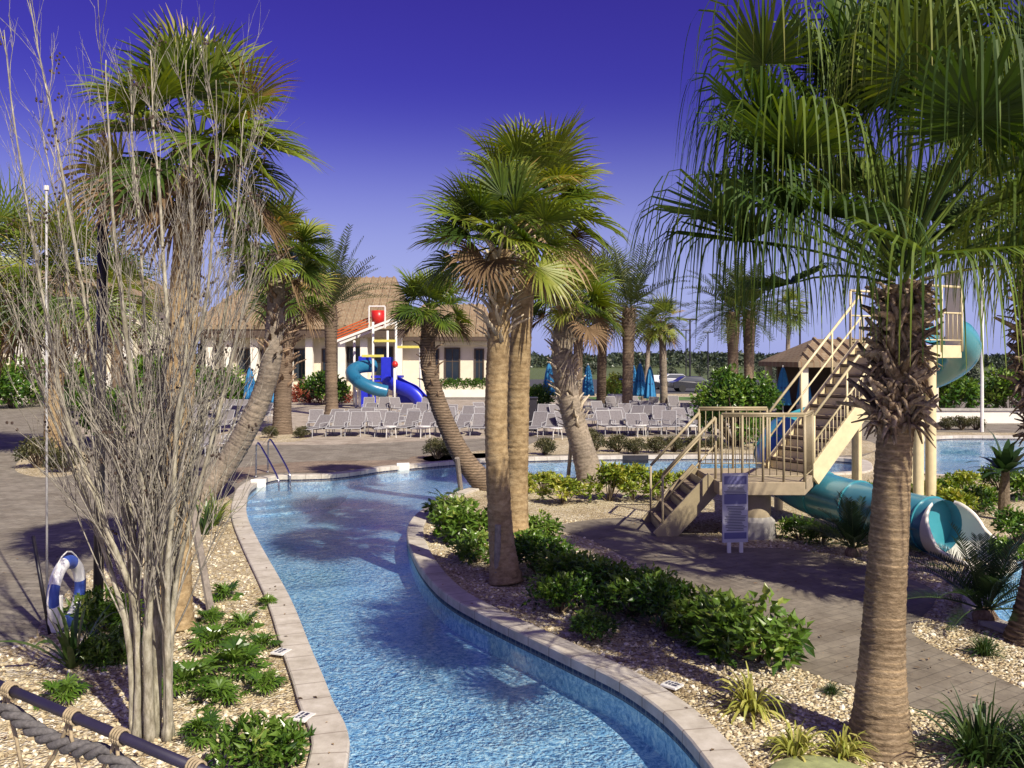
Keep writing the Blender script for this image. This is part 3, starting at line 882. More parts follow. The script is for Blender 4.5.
def sabal_palm(label, path, r0, r1, crown_r, n=26, boot_from=None, boot_n=40, bark='bark_sabal', boot_mat='boot', seed=1, yellow=0.1, nl=26, group=None, emin=-50, name='cabbage_palm', boot_size=0.22, boot_wide=0.06, tilt=(0, 0, 0), ring=0.02, flare=0.3, droop=0.8, dry=True, boot_out=0.55):
    base = Vector(tuple(path[0]))
    root = thing(name, label, 'palm tree', base, group)
    tm, p, r = trunk_mb(path, r0, r1, ring=ring, flare=flare, rough=True, ringtint=0.06)
    tm.build('trunk', M[bark], root, smooth=True)
    top = Vector(tuple(p[-1]))
    if boot_from is not None:
        bm_ = MB(); boots(bm_, p, r, boot_from, 1.0, boot_n, boot_size, boot_wide, boot_out)
        bm_.build('leaf_bases', M[boot_mat], root, smooth=True)
    cm, dm = MB(), MB(); nl = int(nl * 1.45); n = int(n * 1.25)
    crown_fan(cm, top, n, crown_r * 0.55, crown_r * 0.62, emin, 86, nl, seed, yellow, droop, dm if dry else None, tilt=tilt, lift=crown_r * 0.15)
    cm.build('crown', M['sabal'], root)
    if dm.n: dm.build('dead_fronds', M['dry'], root)
    return root


def date_palm(label, path, r0, r1, L, n=34, seed=1, group=None, bark='bark_dark', leaf=0.38, name='date_palm', emin=-25, droop=0.8, boot_n=40, boot_size=0.3, width=0.035):
    root = thing(name, label, 'palm tree', Vector(tuple(path[0])), group)
    tm, p, r = trunk_mb(path, r0, r1, step=0.16, ring=0.07, bulge=0.18)
    tm.build('trunk', M[bark], root, smooth=True)
    bm_ = MB(); boots(bm_, p, r, 0.86, 1.0, boot_n, boot_size, 0.07, 0.8)
    bm_.build('leaf_bases', M['boot'], root, smooth=True)
    rs = random.Random(seed); cm = MB(); top = Vector(tuple(p[-1]))
    for i in range(n):
        f = (i + 0.5) / n; e = math.radians(84 + (emin - 84) * f ** 0.8 + rs.gauss(0, 5)); a = i * 2.39996 + rs.gauss(0, 0.15)
        d = Vector((math.cos(a) * math.cos(e), math.sin(a) * math.cos(e), math.sin(e)))
        feather(cm, top + Vector((math.cos(a) * 0.1, math.sin(a) * 0.1, 0.2 * (1 - f))), d, L * rs.uniform(0.85, 1.1), 24, leaf, droop * (0.6 + 0.6 * f), width, 0.32 + rs.gauss(0, 0.12), 0.45)
    cm.build('crown', M['date'], root)
    return root


# ------------------------------------------------------------------ the palms
sabal_palm('tall cabbage palm rising behind the bare crape myrtle left of the river', [G(172, 628), P(176, 450, 10.5), P(184, 300, 10.55), P(197, 148, 10.6)], 0.20, 0.155, 1.32, 30, 0.80, 60, 'bark_sabal', 'boot', 3, 0.1, 28, emin=-38, boot_size=0.3)
sabal_palm('cabbage palm leaning right over the left deck from the river corner', [G(192, 503), P(232, 455, 19.4), P(262, 395, 19.2), P(274, 340, 19.1), P(277, 255, 19.1)], 0.27, 0.17, 1.25, 26, 0.62, 60, 'bark_grey', 'boot', 5, 0.3, 24, boot_size=0.34, boot_out=0.75, emin=-30)
sabal_palm('upright cabbage palm with criss-crossed leaf bases standing in the deck beside the loungers', [G(282, 434), P(283, 390, 36.7), P(286, 330, 36.7), P(292, 285, 36.7)], 0.36, 0.33, 2.0, 22, 0.3, 70, 'bark_dark', 'boot', 8, 0.1, 22, boot_size=0.6, boot_wide=0.12)
date_palm('short feathery date palm left of the play tower', [G(332, 416), P(331, 360, 48), P(331, 306, 48)], 0.33, 0.30, 4.0, 34, 4, leaf=0.7, emin=12, droop=0.45, width=0.07)
sabal_palm('small cabbage palm with a bent trunk darkened for shade left of the twin palms', [G(489, 489), P(462, 456, 21.2), P(440, 408, 21.1), P(428, 362, 21), P(430, 312, 21)], 0.25, 0.16, 1.0, 28, 0.55, 36, 'bark_dark', 'boot', 11, 0.02, 24, emin=-15, boot_size=0.24)  # dark bark paints in the shade on this trunk
sabal_palm('front palm of the twin cabbage palms, dark foot and pale crossed leaf bases on top', [G(506, 583), P(500, 520, 12.5), P(496, 420, 12.45), P(499, 330, 12.4), P(501, 250, 12.4)], 0.165, 0.15, 1.18, 24, 0.72, 75, 'bark_sabal', 'boot_pale', 14, 0.22, 30, boot_size=0.34, boot_wide=0.045, tilt=(-0.25, 0, 0.15), emin=-18, flare=0.5)
sabal_palm('rear palm of the twin cabbage palms, straight trunk with the taller crown', [G(515, 545), P(517, 450, 14.85), P(520, 350, 14.8), P(530, 212, 14.8)], 0.20, 0.165, 1.5, 26, 0.93, 20, 'bark_sabal', 'boot', 17, 0.2, 30, tilt=(0.3, 0, 0.1), emin=-25)
sabal_palm('cabbage palm on the river island with white criss-cross leaf bases down its trunk', [G(592, 483), P(583, 450, 22.3), P(570, 405, 22.2), P(562, 355, 22.1), P(570, 305, 22.1)], 0.30, 0.24, 1.3, 26, 0.30, 110, 'bark_grey', 'boot_pale', 20, 0.1, 24, boot_size=0.48, boot_wide=0.065, boot_out=0.22, emin=-15)
# palms on the far deck
sabal_palm('slim cabbage palm by the blue umbrellas behind the white-booted palm', [G(601, 412), P(602, 360, 51), P(604, 300, 51)], 0.27, 0.25, 3.0, 24, 0.8, 20, 'bark_dark', 'boot', 23, 0.25, 18, boot_size=0.4, ring=0.05)
date_palm('date palm with a thick trunk bulging below its crown near the blue umbrellas', [G(627, 416), P(628, 370, 48), P(629, 308, 48)], 0.27, 0.33, 3.7, 40, 6, leaf=0.7, emin=-20, droop=0.7, width=0.07)
date_palm('date palm seen just left of its twin above the round green bush', [G(733, 423), P(733, 370, 43), P(733, 312, 43)], 0.22, 0.28, 2.8, 34, 7, leaf=0.6, emin=-20, droop=0.9, width=0.07)
date_palm('date palm seen just right of its twin above the round green bush', [G(749, 423), P(749, 370, 43.5), P(749, 310, 43.5)], 0.21, 0.27, 2.7, 34, 9, leaf=0.6, emin=-20, droop=0.9, width=0.07)
sabal_palm('cabbage palm half hidden behind the white-booted palm', [G(577, 417), P(578, 360, 47), P(580, 296, 47)], 0.26, 0.24, 2.6, 24, 0.8, 20, 'bark_dark', 'boot', 71, 0.2, 18, boot_size=0.4)
sabal_palm('cabbage palm on the far deck right of the thick date palm', [G(664, 411), P(663, 360, 52), P(662, 322, 52)], 0.22, 0.2, 1.5, 22, 0.8, 20, 'bark_grey', 'boot', 72, 0.2, 18, boot_size=0.4)
for lab, px, py, top, Y, cr, sd in (('tiny far palm with a tuft crown beside the tall lamp posts', 643, 398, 330, 62, 1.2, 31), ('thin far palm with a small tuft crown left of the slide stairs', 783, 398, 308, 62, 1.5, 32)):
    root = sabal_palm(lab, [P(px, 403, Y), P(px + 4, 370, Y), P(px + 6, top, Y)], 0.17, 0.13, cr, 20, None, 0, 'bark_grey', 'boot', sd, 0.0, 14, dry=False)
for lab, b_, t_, sd in (('cabbage palm outside the right edge shading the landing side of the path', (8.4, 8.2, 0), (8.1, 8.7, 5.2), 62),):
    sabal_palm(lab, [b_, ((b_[0] + t_[0]) / 2 + 0.1, (b_[1] + t_[1]) / 2, t_[2] / 2), t_], 0.2, 0.16, 1.75, 30, 0.85, 30, 'bark_sabal', 'boot', sd, 0.1, 26)
# left background palms
sabal_palm('short bushy palm in the round bed on the left deck', [G(54, 457), P(54, 400, 28), P(60, 335, 28), P(66, 280, 28)], 0.28, 0.22, 2.5, 28, 0.5, 40, 'bark_sabal', 'boot', 41, 0.2, 22, boot_size=0.4)
sabal_palm('bushy palm cut by the left edge behind the life ring', [G(-18, 455), P(-10, 390, 28.5), P(2, 275, 28.5)], 0.28, 0.22, 2.7, 28, 0.5, 40, 'bark_dark', 'boot', 42, 0.25, 22, boot_size=0.4)
sabal_palm('palm in front of the left building right of the black lamp pole', [G(118, 420), P(117, 350, 45), P(116, 300, 45)], 0.3, 0.26, 2.6, 24, 0.7, 30, 'bark_dark', 'boot', 43, 0.15, 18, boot_size=0.4)


# the ribbon palm on the right: long leaf tips hang like a curtain
def ribbon_palm(label, path, r0, r1, n, pet, L, hangL, seed, boot_n=150, nl=34, boot_from=0.7, bark='bark_ring', emin=-5):
    root = thing('ribbon_fan_palm', label, 'palm tree', Vector(tuple(path[0])))
    tm, p, r = trunk_mb(path, r0, r1, step=0.075, ring=0.014, flare=0.6, sides=28, flare_h=0.4, ringtint=0.34, per=6)
    tm.build('trunk', M[bark], root, smooth=True)
    b = MB(); boots(b, p, r, boot_from, 0.985, boot_n, 0.19, 0.060, 0.62, 0.5, 0.45)
    k0 = int(boot_from * len(p))
    for i in range(260):                       # torn fibre and broken stalks among the leaf bases
        k = random.randint(k0, len(p) - 1); a = random.random() * 6.28
        c = p[k] + np.array([math.cos(a), math.sin(a), 0]) * r[k]
        d = np.array([math.cos(a + random.gauss(0, 0.7)), math.sin(a + random.gauss(0, 0.7)), random.uniform(-1.3, 1.2)])
        ln = random.uniform(0.05, 0.17)
        b.tube([c, c + d * ln * 0.5, c + d * ln + np.array([0, 0, -0.06])], [0.028, 0.022, 0.006], 4, tint=random.uniform(0, 1), flat=0.5)
    b.build('leaf_bases', M['boot_rough'], root, smooth=True)
    rs = random.Random(seed); cm, pm = MB(), MB(); top = Vector(tuple(p[-1]))
    for i in range(n):
        f = (i + 0.5) / n; e = math.radians(84 + (emin - 84) * f ** 0.95 + rs.gauss(0, 7)); a = i * 2.39996 + rs.gauss(0, 0.25)
        d = Vector((math.cos(a) * math.cos(e), math.sin(a) * math.cos(e), math.sin(e)))
        o = top + Vector((math.cos(a) * 0.1, math.sin(a) * 0.1, 0.45 * (1 - f)))
        fan_leaf(cm, o, d, pet * rs.uniform(0.7, 1.2) * (1.22 if f < 0.45 else 1.0), L + hangL * rs.uniform(0.7, 1.15), nl, 2.3, 0.3, 12.0, 0.40, 0.08 + 0.12 * f, 13, 0.30 + rs.gauss(0, 0.13) + (0.2 if rs.random() < 0.2 else 0), pmb=pm, prad=0.014, power=1.2, width=0.72, prof='ribbon')
    cm.build('crown', M['ribbon'], root)
    pm.build('leaf_stalks', M['ribbon'], root, smooth=True)
    return root


ribbon_palm('big ribbon fan palm in the right foreground with drooping leaf curtain over a ringed trunk', [G(880, 748), P(883, 640, 7.15), P(891, 500, 7.13), P(898, 380, 7.12), P(903, 285, 7.1)], 0.168, 0.118, 50, 1.45, 0.56, 0.85, 5, nl=46, boot_n=230, boot_from=0.68, emin=20)
ribbon_palm('fan palm cut by the right edge with a dark shaggy mass below its crown', [G(1034, 642), P(1046, 540, 9.8), P(1044, 440, 9.8), P(1036, 360, 9.8), P(1036, 240, 9.8)], 0.19, 0.15, 44, 1.3, 0.42, 0.7, 9, 150, 36, 0.5, 'bark_dark', 5)


# ------------------------------------------------------------------ the bare crape myrtle
def crape_myrtle():
    base = G(150, 740)
    root = thing('crape_myrtle', 'bare many-stemmed crape myrtle in the left foreground, pale stems fanning into twigs', 'tree', base)
    tm, wm, pm = MB(), MB(), MB(); rs = random.Random(21)
    stems = [([(136, 740), (134, 610), (108, 530), (70, 420), (42, 300), (17, 150), (4, 30)], 0.035, -0.2), ([(138, 742), (138, 600), (127, 500), (97, 380), (76, 250), (48, 100), (30, -10)], 0.042, 0.35),
             ([(150, 746), (149, 590), (141, 460), (127, 330), (112, 200), (106, 60)], 0.05, -0.5), ([(154, 746), (155, 600), (159, 470), (166, 340), (161, 220), (150, 50)], 0.052, 0.6),
             ([(167, 742), (167, 600), (172, 480), (186, 360), (191, 230), (186, 60)], 0.045, -0.3), ([(170, 740), (171, 600), (190, 480), (214, 370), (232, 250), (246, 110)], 0.042, 0.3),
             ([(167, 742), (173, 620), (186, 540), (222, 405), (244, 305), (262, 215)], 0.034, -0.1), ([(134, 740), (130, 640), (108, 560), (78, 480), (44, 395), (8, 290)], 0.034, 0.2),
             ([(151, 744), (153, 560), (150, 430), (142, 300), (135, 180), (128, 70)], 0.035, 0.9), ([(168, 742), (170, 560), (178, 420), (205, 300), (214, 180), (216, 80)], 0.035, -0.7),
             ([(136, 742), (133, 600), (118, 480), (80, 350), (58, 220), (40, 120)], 0.028, 0.7)]

    def twig(p, d, ln, r, depth):
        k = 5; pts = [np.array(p)]; dd = norm(d)
        for i in range(k - 1):
            dd = norm(dd + np.array([rs.gauss(0, 0.10), rs.gauss(0, 0.10), 0.05 + rs.gauss(0, 0.06)]))
            pts.append(pts[-1] + dd * ln / (k - 1))
        wm.tube(pts, np.linspace(r, r * 0.45, k), 4 if depth > 1 else 3, cap=False, tint=rs.uniform(0.25, 0.85))
        if depth <= 0:
            if rs.random() < 0.10:
                for _ in range(rs.randint(3, 7)):
                    c = pts[-1] + np.array([rs.gauss(0, 0.025) for _ in range(3)])
                    pm.lathe([(0.001, -0.012), (0.010, -0.006), (0.010, 0.006), (0.001, 0.012)], c, 5)
            return
        for _ in range({3: 4, 2: 4, 1: 2}[depth]):
            f = rs.uniform(0.25, 1.0); i = min(int(f * (k - 1)), k - 2)
            q = pts[i] + (pts[i + 1] - pts[i]) * (f * (k - 1) - i)
            ax = norm(pts[i + 1] - pts[i]); sd = norm(np.cross(ax, [rs.gauss(0, 1) for _ in range(3)]))
            twig(q, ax + sd * rs.uniform(0.18, 0.5) + np.array([0, 0, 0.22]), ln * rs.uniform(0.45, 0.75), r * 0.62, depth - 1)

    for pts, r, dy in stems:
        n = len(pts)
        w = [P(px, py, 7.32 + dy * (0.05 + (i / (n - 1)) ** 1.2 * 1.5)) for i, (px, py) in enumerate(pts)]
        w[0].z = 0.0 if w[0].z < 0.05 else w[0].z
        w[0].z = -0.02
        p = resample(smooth_line(w, 6), 0.09, False); k = len(p)
        p[2:-1] += np.stack([np.interp(np.arange(k - 3), np.arange(0, k + 4, 7), RNG.normal(0, 0.012, len(np.arange(0, k + 4, 7)))) for _ in range(3)], 1)
        t = np.linspace(0, 1, k)
        rad = r * (1 - 0.95 * t ** 0.85) + 0.0022
        rad = rad * (0.86 + 0.05 * np.sin(np.arange(k) * 0.9) + RNG.normal(0, 0.03, k))
        tm.tube(p, rad * (1 + 0.1 * np.exp(-t / 0.03)), 9, tint=np.clip(0.5 + RNG.normal(0, 0.13, k), 0, 1))
        for j in range(21):
            f = 0.16 + 0.83 * ((j + rs.random()) / 21) ** 1.2 ** 0.9; i = int(f * (k - 2))
            ax = norm(p[i + 1] - p[i]); sd = norm(np.cross(ax, [rs.gauss(0, 1) for _ in range(3)]))
            big = f < 0.62
            twig(p[i], ax + sd * rs.uniform(0.12, 0.36) + np.array([0, 0, 0.22]), rs.uniform(0.7, 1.35) if big else rs.uniform(0.4, 0.75), max(0.0042, rad[i] * 0.36), 2)
    tm.build('trunk', M['myrtle'], root, smooth=True)
    wm.build('twigs', M['twig'], root, smooth=True)
    pm.build('seed_pods', M['pod'], root, kind='stuff')


crape_myrtle()


# ------------------------------------------------------------------ shrubs and border plants
def proto_bush(name, label, cat, mat, **kw):
    root = thing(name, label, cat)
    mb, cs = bush_mb(**kw)
    stems_mb(cs).build('stems', M['bark_tree'], root)
    mb.build('foliage', M[mat], root)
    return root


def strap_plant(name, label, cat, mat, n=70, L=0.45, w=0.03, droop=1.6, emin=15, tint=0.45, base=0.05):
    root = thing(name, label, cat); mb = MB()
    a = RNG.random(n) * 2 * PI; e = np.radians(emin + (88 - emin) * RNG.random(n) ** 0.9)
    d = np.stack([np.cos(a) * np.cos(e), np.sin(a) * np.cos(e), np.sin(e)], 1)
    s = np.stack([-np.sin(a), np.cos(a), 0 * a], 1) + RNG.normal(0, 0.25, (n, 3))
    o = np.stack([np.cos(a) * base * RNG.random(n), np.sin(a) * base * RNG.random(n), 0.01 + 0 * a], 1)
    strips(mb, o, d, s, L * RNG.uniform(0.6, 1.1, n), w * RNG.uniform(0.7, 1.2, n), droop * RNG.uniform(0.6, 1.3, n), 0.15, 8, 'strap', 1.3, tint + RNG.normal(0, 0.16, n))
    mb.build('foliage', M[mat], root)
    return root


def philo_plant(name, label, cat, n=16, pet=0.32, L=0.26, tint=0.4, seed=1):
    root = thing(name, label, cat); mb = MB(); rs = random.Random(seed)
    for i in range(n):
        a = i * 2.4 + rs.gauss(0, 0.2); e = math.radians(rs.uniform(20, 78))
        d = (math.cos(a) * math.cos(e), math.sin(a) * math.cos(e), math.sin(e))
        fan_leaf(mb, (math.cos(a) * 0.03, math.sin(a) * 0.03, 0.01), d, pet * rs.uniform(0.7, 1.2), L * rs.uniform(0.8, 1.2), 13, 2.0, 0.15, 1.2, 0.3, 0.35, 5, tint + rs.gauss(0, 0.12), prad=0.006, width=1.0)
    mb.build('foliage', M['philo'], root)
    return root


def cycad_plant(name, label, cat, n=26, L=0.8, leaf=0.17, droop=0.7, emin=12, trunk=0.12, mat='cycad', seed=2, width=0.014, nl=34, vee=0.45):
    root = thing(name, label, cat); rs = random.Random(seed)
    t = MB(); t.lathe([(0.001, 0), (0.10, 0), (0.11, trunk * 0.5), (0.07, trunk), (0.001, trunk + 0.02)], (0, 0, 0), 12)
    t.build('trunk', M['boot'], root)
    mb = MB()
    for i in range(n):
        f = (i + 0.5) / n; a = i * 2.39996 + rs.gauss(0, 0.15); e = math.radians(82 + (emin - 82) * f)
        d = (math.cos(a) * math.cos(e), math.sin(a) * math.cos(e), math.sin(e))
        feather(mb, (math.cos(a) * 0.04, math.sin(a) * 0.04, trunk), d, L * rs.uniform(0.8, 1.1), nl, leaf, droop, width, 0.35 + rs.gauss(0, 0.12), vee, 0.8, 0.009, 0.1, 0.15)
    mb.build('foliage', M[mat], root)
    return root


used = set()


def place(proto, spots, group=None):
    """spots: (px, py on the ground, scale, label); the first use moves the prototype itself"""
    for px, py, sc, lab in spots:
        if proto.name in ('glossy_shrub', 'broadleaf_shrub', 'yellow_green_shrub'): sc = (sc * random.uniform(0.95, 1.1), sc * random.uniform(0.9, 1.1), sc * random.uniform(0.72, 0.95))
        rz = random.random() * 6.28; loc = G(px, py)
        if proto.name in used: dup(proto, loc, rz, sc, lab, group)
        else:
            used.add(proto.name); put(proto, loc, rz, sc, lab, group)


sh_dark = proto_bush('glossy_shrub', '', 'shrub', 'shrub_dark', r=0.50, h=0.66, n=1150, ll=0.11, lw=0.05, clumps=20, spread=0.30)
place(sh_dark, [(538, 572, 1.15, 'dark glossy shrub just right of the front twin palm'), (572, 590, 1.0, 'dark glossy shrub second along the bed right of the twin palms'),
                (604, 601, 1.1, 'dark glossy shrub third along the bed right of the twin palms'), (634, 616, 1.05, 'dark glossy shrub in the middle of the row beside the garden path'),
                (668, 630, 1.0, 'dark glossy shrub left of the brighter shrubs at the row end'), (560, 612, 0.75, 'low dark shrub nearest the island coping behind the coping bend'),
                (592, 640, 0.6, 'small dark shrub between the row of shrubs and the river coping')], 'glossy shrubs along the garden path')
sh_bright = proto_bush('broadleaf_shrub', '', 'shrub', 'philo', r=0.48, h=0.64, n=620, ll=0.16, lw=0.07, clumps=17, spread=0.32)
place(sh_bright, [(706, 640, 0.9, 'bright leafy shrub beside the largest shrub at the row end'), (757, 660, 1.12, 'largest bright leafy shrub at the right end of the shrub row'),
                  (462, 540, 1.0, 'leafy shrub on the island tip left of the twin palms'), (478, 562, 0.8, 'leafy shrub close against the left side of the twin palm trunks'),
                  (446, 518, 0.75, 'small leafy shrub nearest the water on the island tip'), (540, 538, 0.75, 'leafy shrub right behind the rear twin palm')], 'broadleaf shrubs in the island bed')
sh_yel = proto_bush('yellow_green_shrub', '', 'shrub', 'shrub_yellow', r=0.48, h=0.78, n=620, ll=0.15, lw=0.065, clumps=13, spread=0.34)
place(sh_yel, [(517, 500, 0.85, 'yellow-green shrub right of the rear twin palm trunk'), (543, 493, 0.8, 'yellow-green shrub left of the timber prop of the white-booted palm'), (563, 504, 0.95, 'rounded yellow-green shrub in front of the white-booted palm'),
               (609, 501, 1.05, 'yellow-green shrub just right of the white-booted palm'), (633, 500, 1.0, 'yellow-green shrub between the white-booted palm and the slide stairs'), (660, 501, 0.9, 'yellow-green shrub left of the slide stair handrail'),
               (690, 500, 0.9, 'yellow-green shrub seen through the slide stair handrail'), (925, 512, 0.95, 'yellow-green shrub right behind the ringed trunk by the slide tube'), (955, 520, 0.8, 'yellow-green shrub behind the white slide exit'), (965, 500, 1.0, 'yellow-green shrub left of the upright big-leaved plant')], 'yellow-green shrubs on the island')
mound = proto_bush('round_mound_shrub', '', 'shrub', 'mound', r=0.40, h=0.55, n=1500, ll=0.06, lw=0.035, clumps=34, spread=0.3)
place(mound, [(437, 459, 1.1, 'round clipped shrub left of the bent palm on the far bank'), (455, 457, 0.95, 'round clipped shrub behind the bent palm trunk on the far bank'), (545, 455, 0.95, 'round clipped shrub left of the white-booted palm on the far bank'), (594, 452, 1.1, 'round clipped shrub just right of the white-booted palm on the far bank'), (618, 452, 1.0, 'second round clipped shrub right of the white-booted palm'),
              (636, 454, 0.9, 'round clipped shrub above the dark skimmer box'), (656, 453, 0.95, 'fourth round clipped shrub right of the white-booted palm'), (674, 452, 0.9, 'round clipped shrub at the left of the slide handrail'), (694, 452, 0.95, 'round clipped shrub behind the slide handrail'), (715, 452, 0.9, 'round clipped shrub behind the slide landing'),
              (590, 440, 0.8, 'low brown shrub at the lounger row edge behind the white-booted palm'), (38, 468, 1.5, 'dark round shrub at the left of the round deck bed'), (64, 472, 1.2, 'dark round shrub at the right of the round deck bed'), (270, 438, 0.8, 'low shrub left of the upright palm foot in the deck bed'), (302, 438, 0.8, 'low shrub right of the upright palm foot in the deck bed'),
              (948, 430, 1.0, 'clipped round shrub left of the pair beyond the plunge pool'), (962, 430, 1.05, 'clipped round shrub in the middle beyond the plunge pool'), (976, 430, 1.0, 'clipped round shrub nearest the white lamp post')], 'round clipped shrubs')

# left bed
philo = philo_plant('lobed_leaf_plant', '', 'plant', 18, seed=3)
place(philo, [(213, 648, 0.72, 'light green lobed-leaf plant beside the leaning grey stake'), (236, 672, 0.8, 'light green lobed-leaf plant in the middle of the left bed'), (186, 690, 0.75, 'dark lobed-leaf plant right of the myrtle stems'), (214, 704, 0.55, 'lobed-leaf plant above the lowest big plant'),
              (262, 648, 0.45, 'small lobed-leaf plant by the white marker plate'), (266, 606, 0.35, 'tiny lobed-leaf plant close to the river coping'), (226, 598, 0.55, 'lobed-leaf plant with broad leaves above the leaning stake'), (244, 628, 0.5, 'small lobed-leaf plant between the leaning stake and the coping'), (208, 622, 0.45, 'small lobed-leaf plant right at the foot of the leaning stake'), (262, 690, 0.5, 'small lobed-leaf plant right of the middle of the left bed'), (60, 700, 0.55, 'lone lobed-leaf plant on the gravel above the bridge rail'), (205, 738, 0.5, 'lobed-leaf plant left of the lowest big plant'), (128, 655, 0.7, 'dark lobed-leaf plant in the myrtle shade')], 'lobed-leaf plants in the left bed')
big_ph = proto_bush('leafy_ground_shrub', 'biggest dark leafy plant at the bottom of the left bed', 'shrub', 'philo', r=0.5, h=0.5, n=900, ll=0.16, lw=0.055, clumps=20)
place(big_ph, [(256, 770, 0.68, 'biggest dark leafy plant at the bottom of the left bed'), (112, 662, 0.6, 'shaded leafy plant between the life ring and the myrtle'), (104, 628, 0.75, 'shaded leafy plant at the foot of the black lamp pole')], 'leafy plants in the left bed')
lily = strap_plant('strap_leaf_lily', '', 'plant', 'strap', 26, 0.75, 0.06, 0.9, 35, 0.6)
place(lily, [(72, 668, 1.0, 'strap-leaved lily in front of the life ring'), (205, 535, 1.0, 'bright strap-leaved clump at the foot of the leaning palm')], 'strap-leaved lilies')
grass_c = strap_plant('bright_grass_clump', 'bright green clump between the leaning palm foot and the river coping', 'plant', 'philo', 60, 0.6, 0.035, 0.9, 30, 0.75)
place(grass_c, [(214, 526, 1.2, 'bright green clump between the leaning palm foot and the river coping')])
spider = strap_plant('spider_plant', '', 'plant', 'variegated', 90, 0.46, 0.030, 1.7, 12, 0.45)
place(spider, [(752, 712, 1.0, 'yellow striped spider plant clump beside the palm shadow'), (796, 758, 0.75, 'small yellow spider plant left of the pale green lid'), (842, 758, 0.7, 'small yellow spider plant at the foot of the ringed trunk')], 'yellow spider plants')
lirio = strap_plant('dark_lily_turf', '', 'plant', 'strap', 210, 0.62, 0.024, 1.3, 22, 0.5, 0.16)
place(lirio, [(982, 762, 0.95, 'big dark grassy clump in the bottom right corner'), (985, 655, 0.42, 'small dark mound on the gravel below the cycad'), (832, 694, 0.22, 'tiny green tuft at the path edge left of the ringed trunk'), (1040, 770, 0.9, 'dark grassy clump cut by the right edge')], 'dark grassy clumps')
cyc = cycad_plant('cycad', '', 'plant')
place(cyc, [(985, 622, 1.3, 'stiff cycad in front of the near pool'), (853, 556, 1.15, 'cycad beside the teal slide tube')], 'cycads')
small_p = philo_plant('young_plant', 'young plant on a thin stem at the water edge of the island', 'plant', 9, 0.55, 0.2, 0.3, seed=9)
place(small_p, [(447, 505, 1.0, 'young plant with a few leaves at the water edge of the island')])

# low leaves and mulch-coloured ground plants right of the slide
bop = thing('paddle_leaf_plant', 'tall plant with dark paddle leaves on a stout stem right of the plunge pool', 'plant', G(1004, 520))
tmb = MB(); b0 = G(1004, 520)
tmb.tube([b0, b0 + Vector((0, 0, 0.5)), b0 + Vector((0.03, 0, 0.95))], [0.12, 0.10, 0.07], 9); tmb.build('stem', M['bark_tree'], bop)
lmb = MB(); n = 26; a = np.arange(n) * 2.4; e = np.radians(np.linspace(80, 5, n))
d = np.stack([np.cos(a) * np.cos(e), np.sin(a) * np.cos(e), np.sin(e)], 1)
strips(lmb, np.repeat(np.array(b0 + Vector((0.03, 0, 0.9)))[None], n, 0), d, np.stack([-np.sin(a), np.cos(a), 0 * a], 1), 0.85 * RNG.uniform(0.7, 1.1, n), 0.2, 0.9, 0.3, 7, 'leaf', 1.3, 0.35 + RNG.normal(0, 0.1, n))
lmb.build('foliage', M['cycad'], bop)
lowg = proto_bush('low_green_shrub', '', 'shrub', 'shrub_dark', r=0.45, h=0.45, n=700, ll=0.12, lw=0.05, clumps=16)
place(lowg, [(800, 540, 0.7, 'low green shrub under the slide tube beside the landing column'), (822, 545, 0.6, 'low green shrub left of the cycad under the slide tube'), (940, 500, 0.8, 'low green shrub behind the slide tube end'), (980, 512, 0.9, 'low green shrub left of the paddle-leaf plant'), (1020, 545, 1.0, 'low green shrub at the right edge above the near pool'), (1000, 490, 1.0, 'low green shrub behind the paddle-leaf plant'), (905, 500, 0.9, 'low green shrub hiding the slide tower column foot'), (1008, 565, 0.7, 'low green shrub at the back edge of the near pool'), (958, 546, 0.55, 'small green shrub behind the white slide exit'), (1030, 500, 1.2, 'low green shrub cut by the right edge behind the paddle-leaf plant'), (870, 505, 0.8, 'low green shrub beneath the upper slide stairs')], 'low green shrubs round the slide')

# the round bush beyond the landing, bushes on the far deck
rb = thing('round_bush', 'big round leafy green bush behind the slide landing', 'bush', G(737, 446))
mb, cs = bush_mb(r=1.6, h=2.7, n=5200, ll=0.20, lw=0.10, clumps=46, z0=0.1, spread=0.26)
for m_ in (mb,):
    m_.v = [v + np.array(tuple(G(737, 446))) for v in m_.v]
st = stems_mb(cs, 0.04); st.v = [v + np.array(tuple(G(737, 446))) for v in st.v]
st.build('stems', M['bark_tree'], rb); mb.build('foliage', M['shrub_dark'], rb)
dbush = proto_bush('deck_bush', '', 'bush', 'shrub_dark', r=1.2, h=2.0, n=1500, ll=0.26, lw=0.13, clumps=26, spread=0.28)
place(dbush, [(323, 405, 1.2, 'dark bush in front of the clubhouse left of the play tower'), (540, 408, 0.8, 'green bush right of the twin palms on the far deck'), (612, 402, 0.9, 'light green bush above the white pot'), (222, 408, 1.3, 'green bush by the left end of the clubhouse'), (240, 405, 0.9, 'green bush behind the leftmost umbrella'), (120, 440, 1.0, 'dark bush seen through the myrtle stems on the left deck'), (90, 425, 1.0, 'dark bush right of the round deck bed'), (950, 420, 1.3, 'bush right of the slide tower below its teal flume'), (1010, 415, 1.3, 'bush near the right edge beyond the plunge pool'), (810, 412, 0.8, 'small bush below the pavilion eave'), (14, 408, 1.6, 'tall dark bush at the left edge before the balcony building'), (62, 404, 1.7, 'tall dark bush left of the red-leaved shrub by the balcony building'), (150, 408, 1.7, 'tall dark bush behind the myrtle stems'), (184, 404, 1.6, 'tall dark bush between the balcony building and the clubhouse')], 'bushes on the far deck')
redb = proto_bush('red_leaf_shrub', '', 'shrub', 'red_leaf', r=0.9, h=0.9, n=700, ll=0.2, lw=0.09, clumps=16)
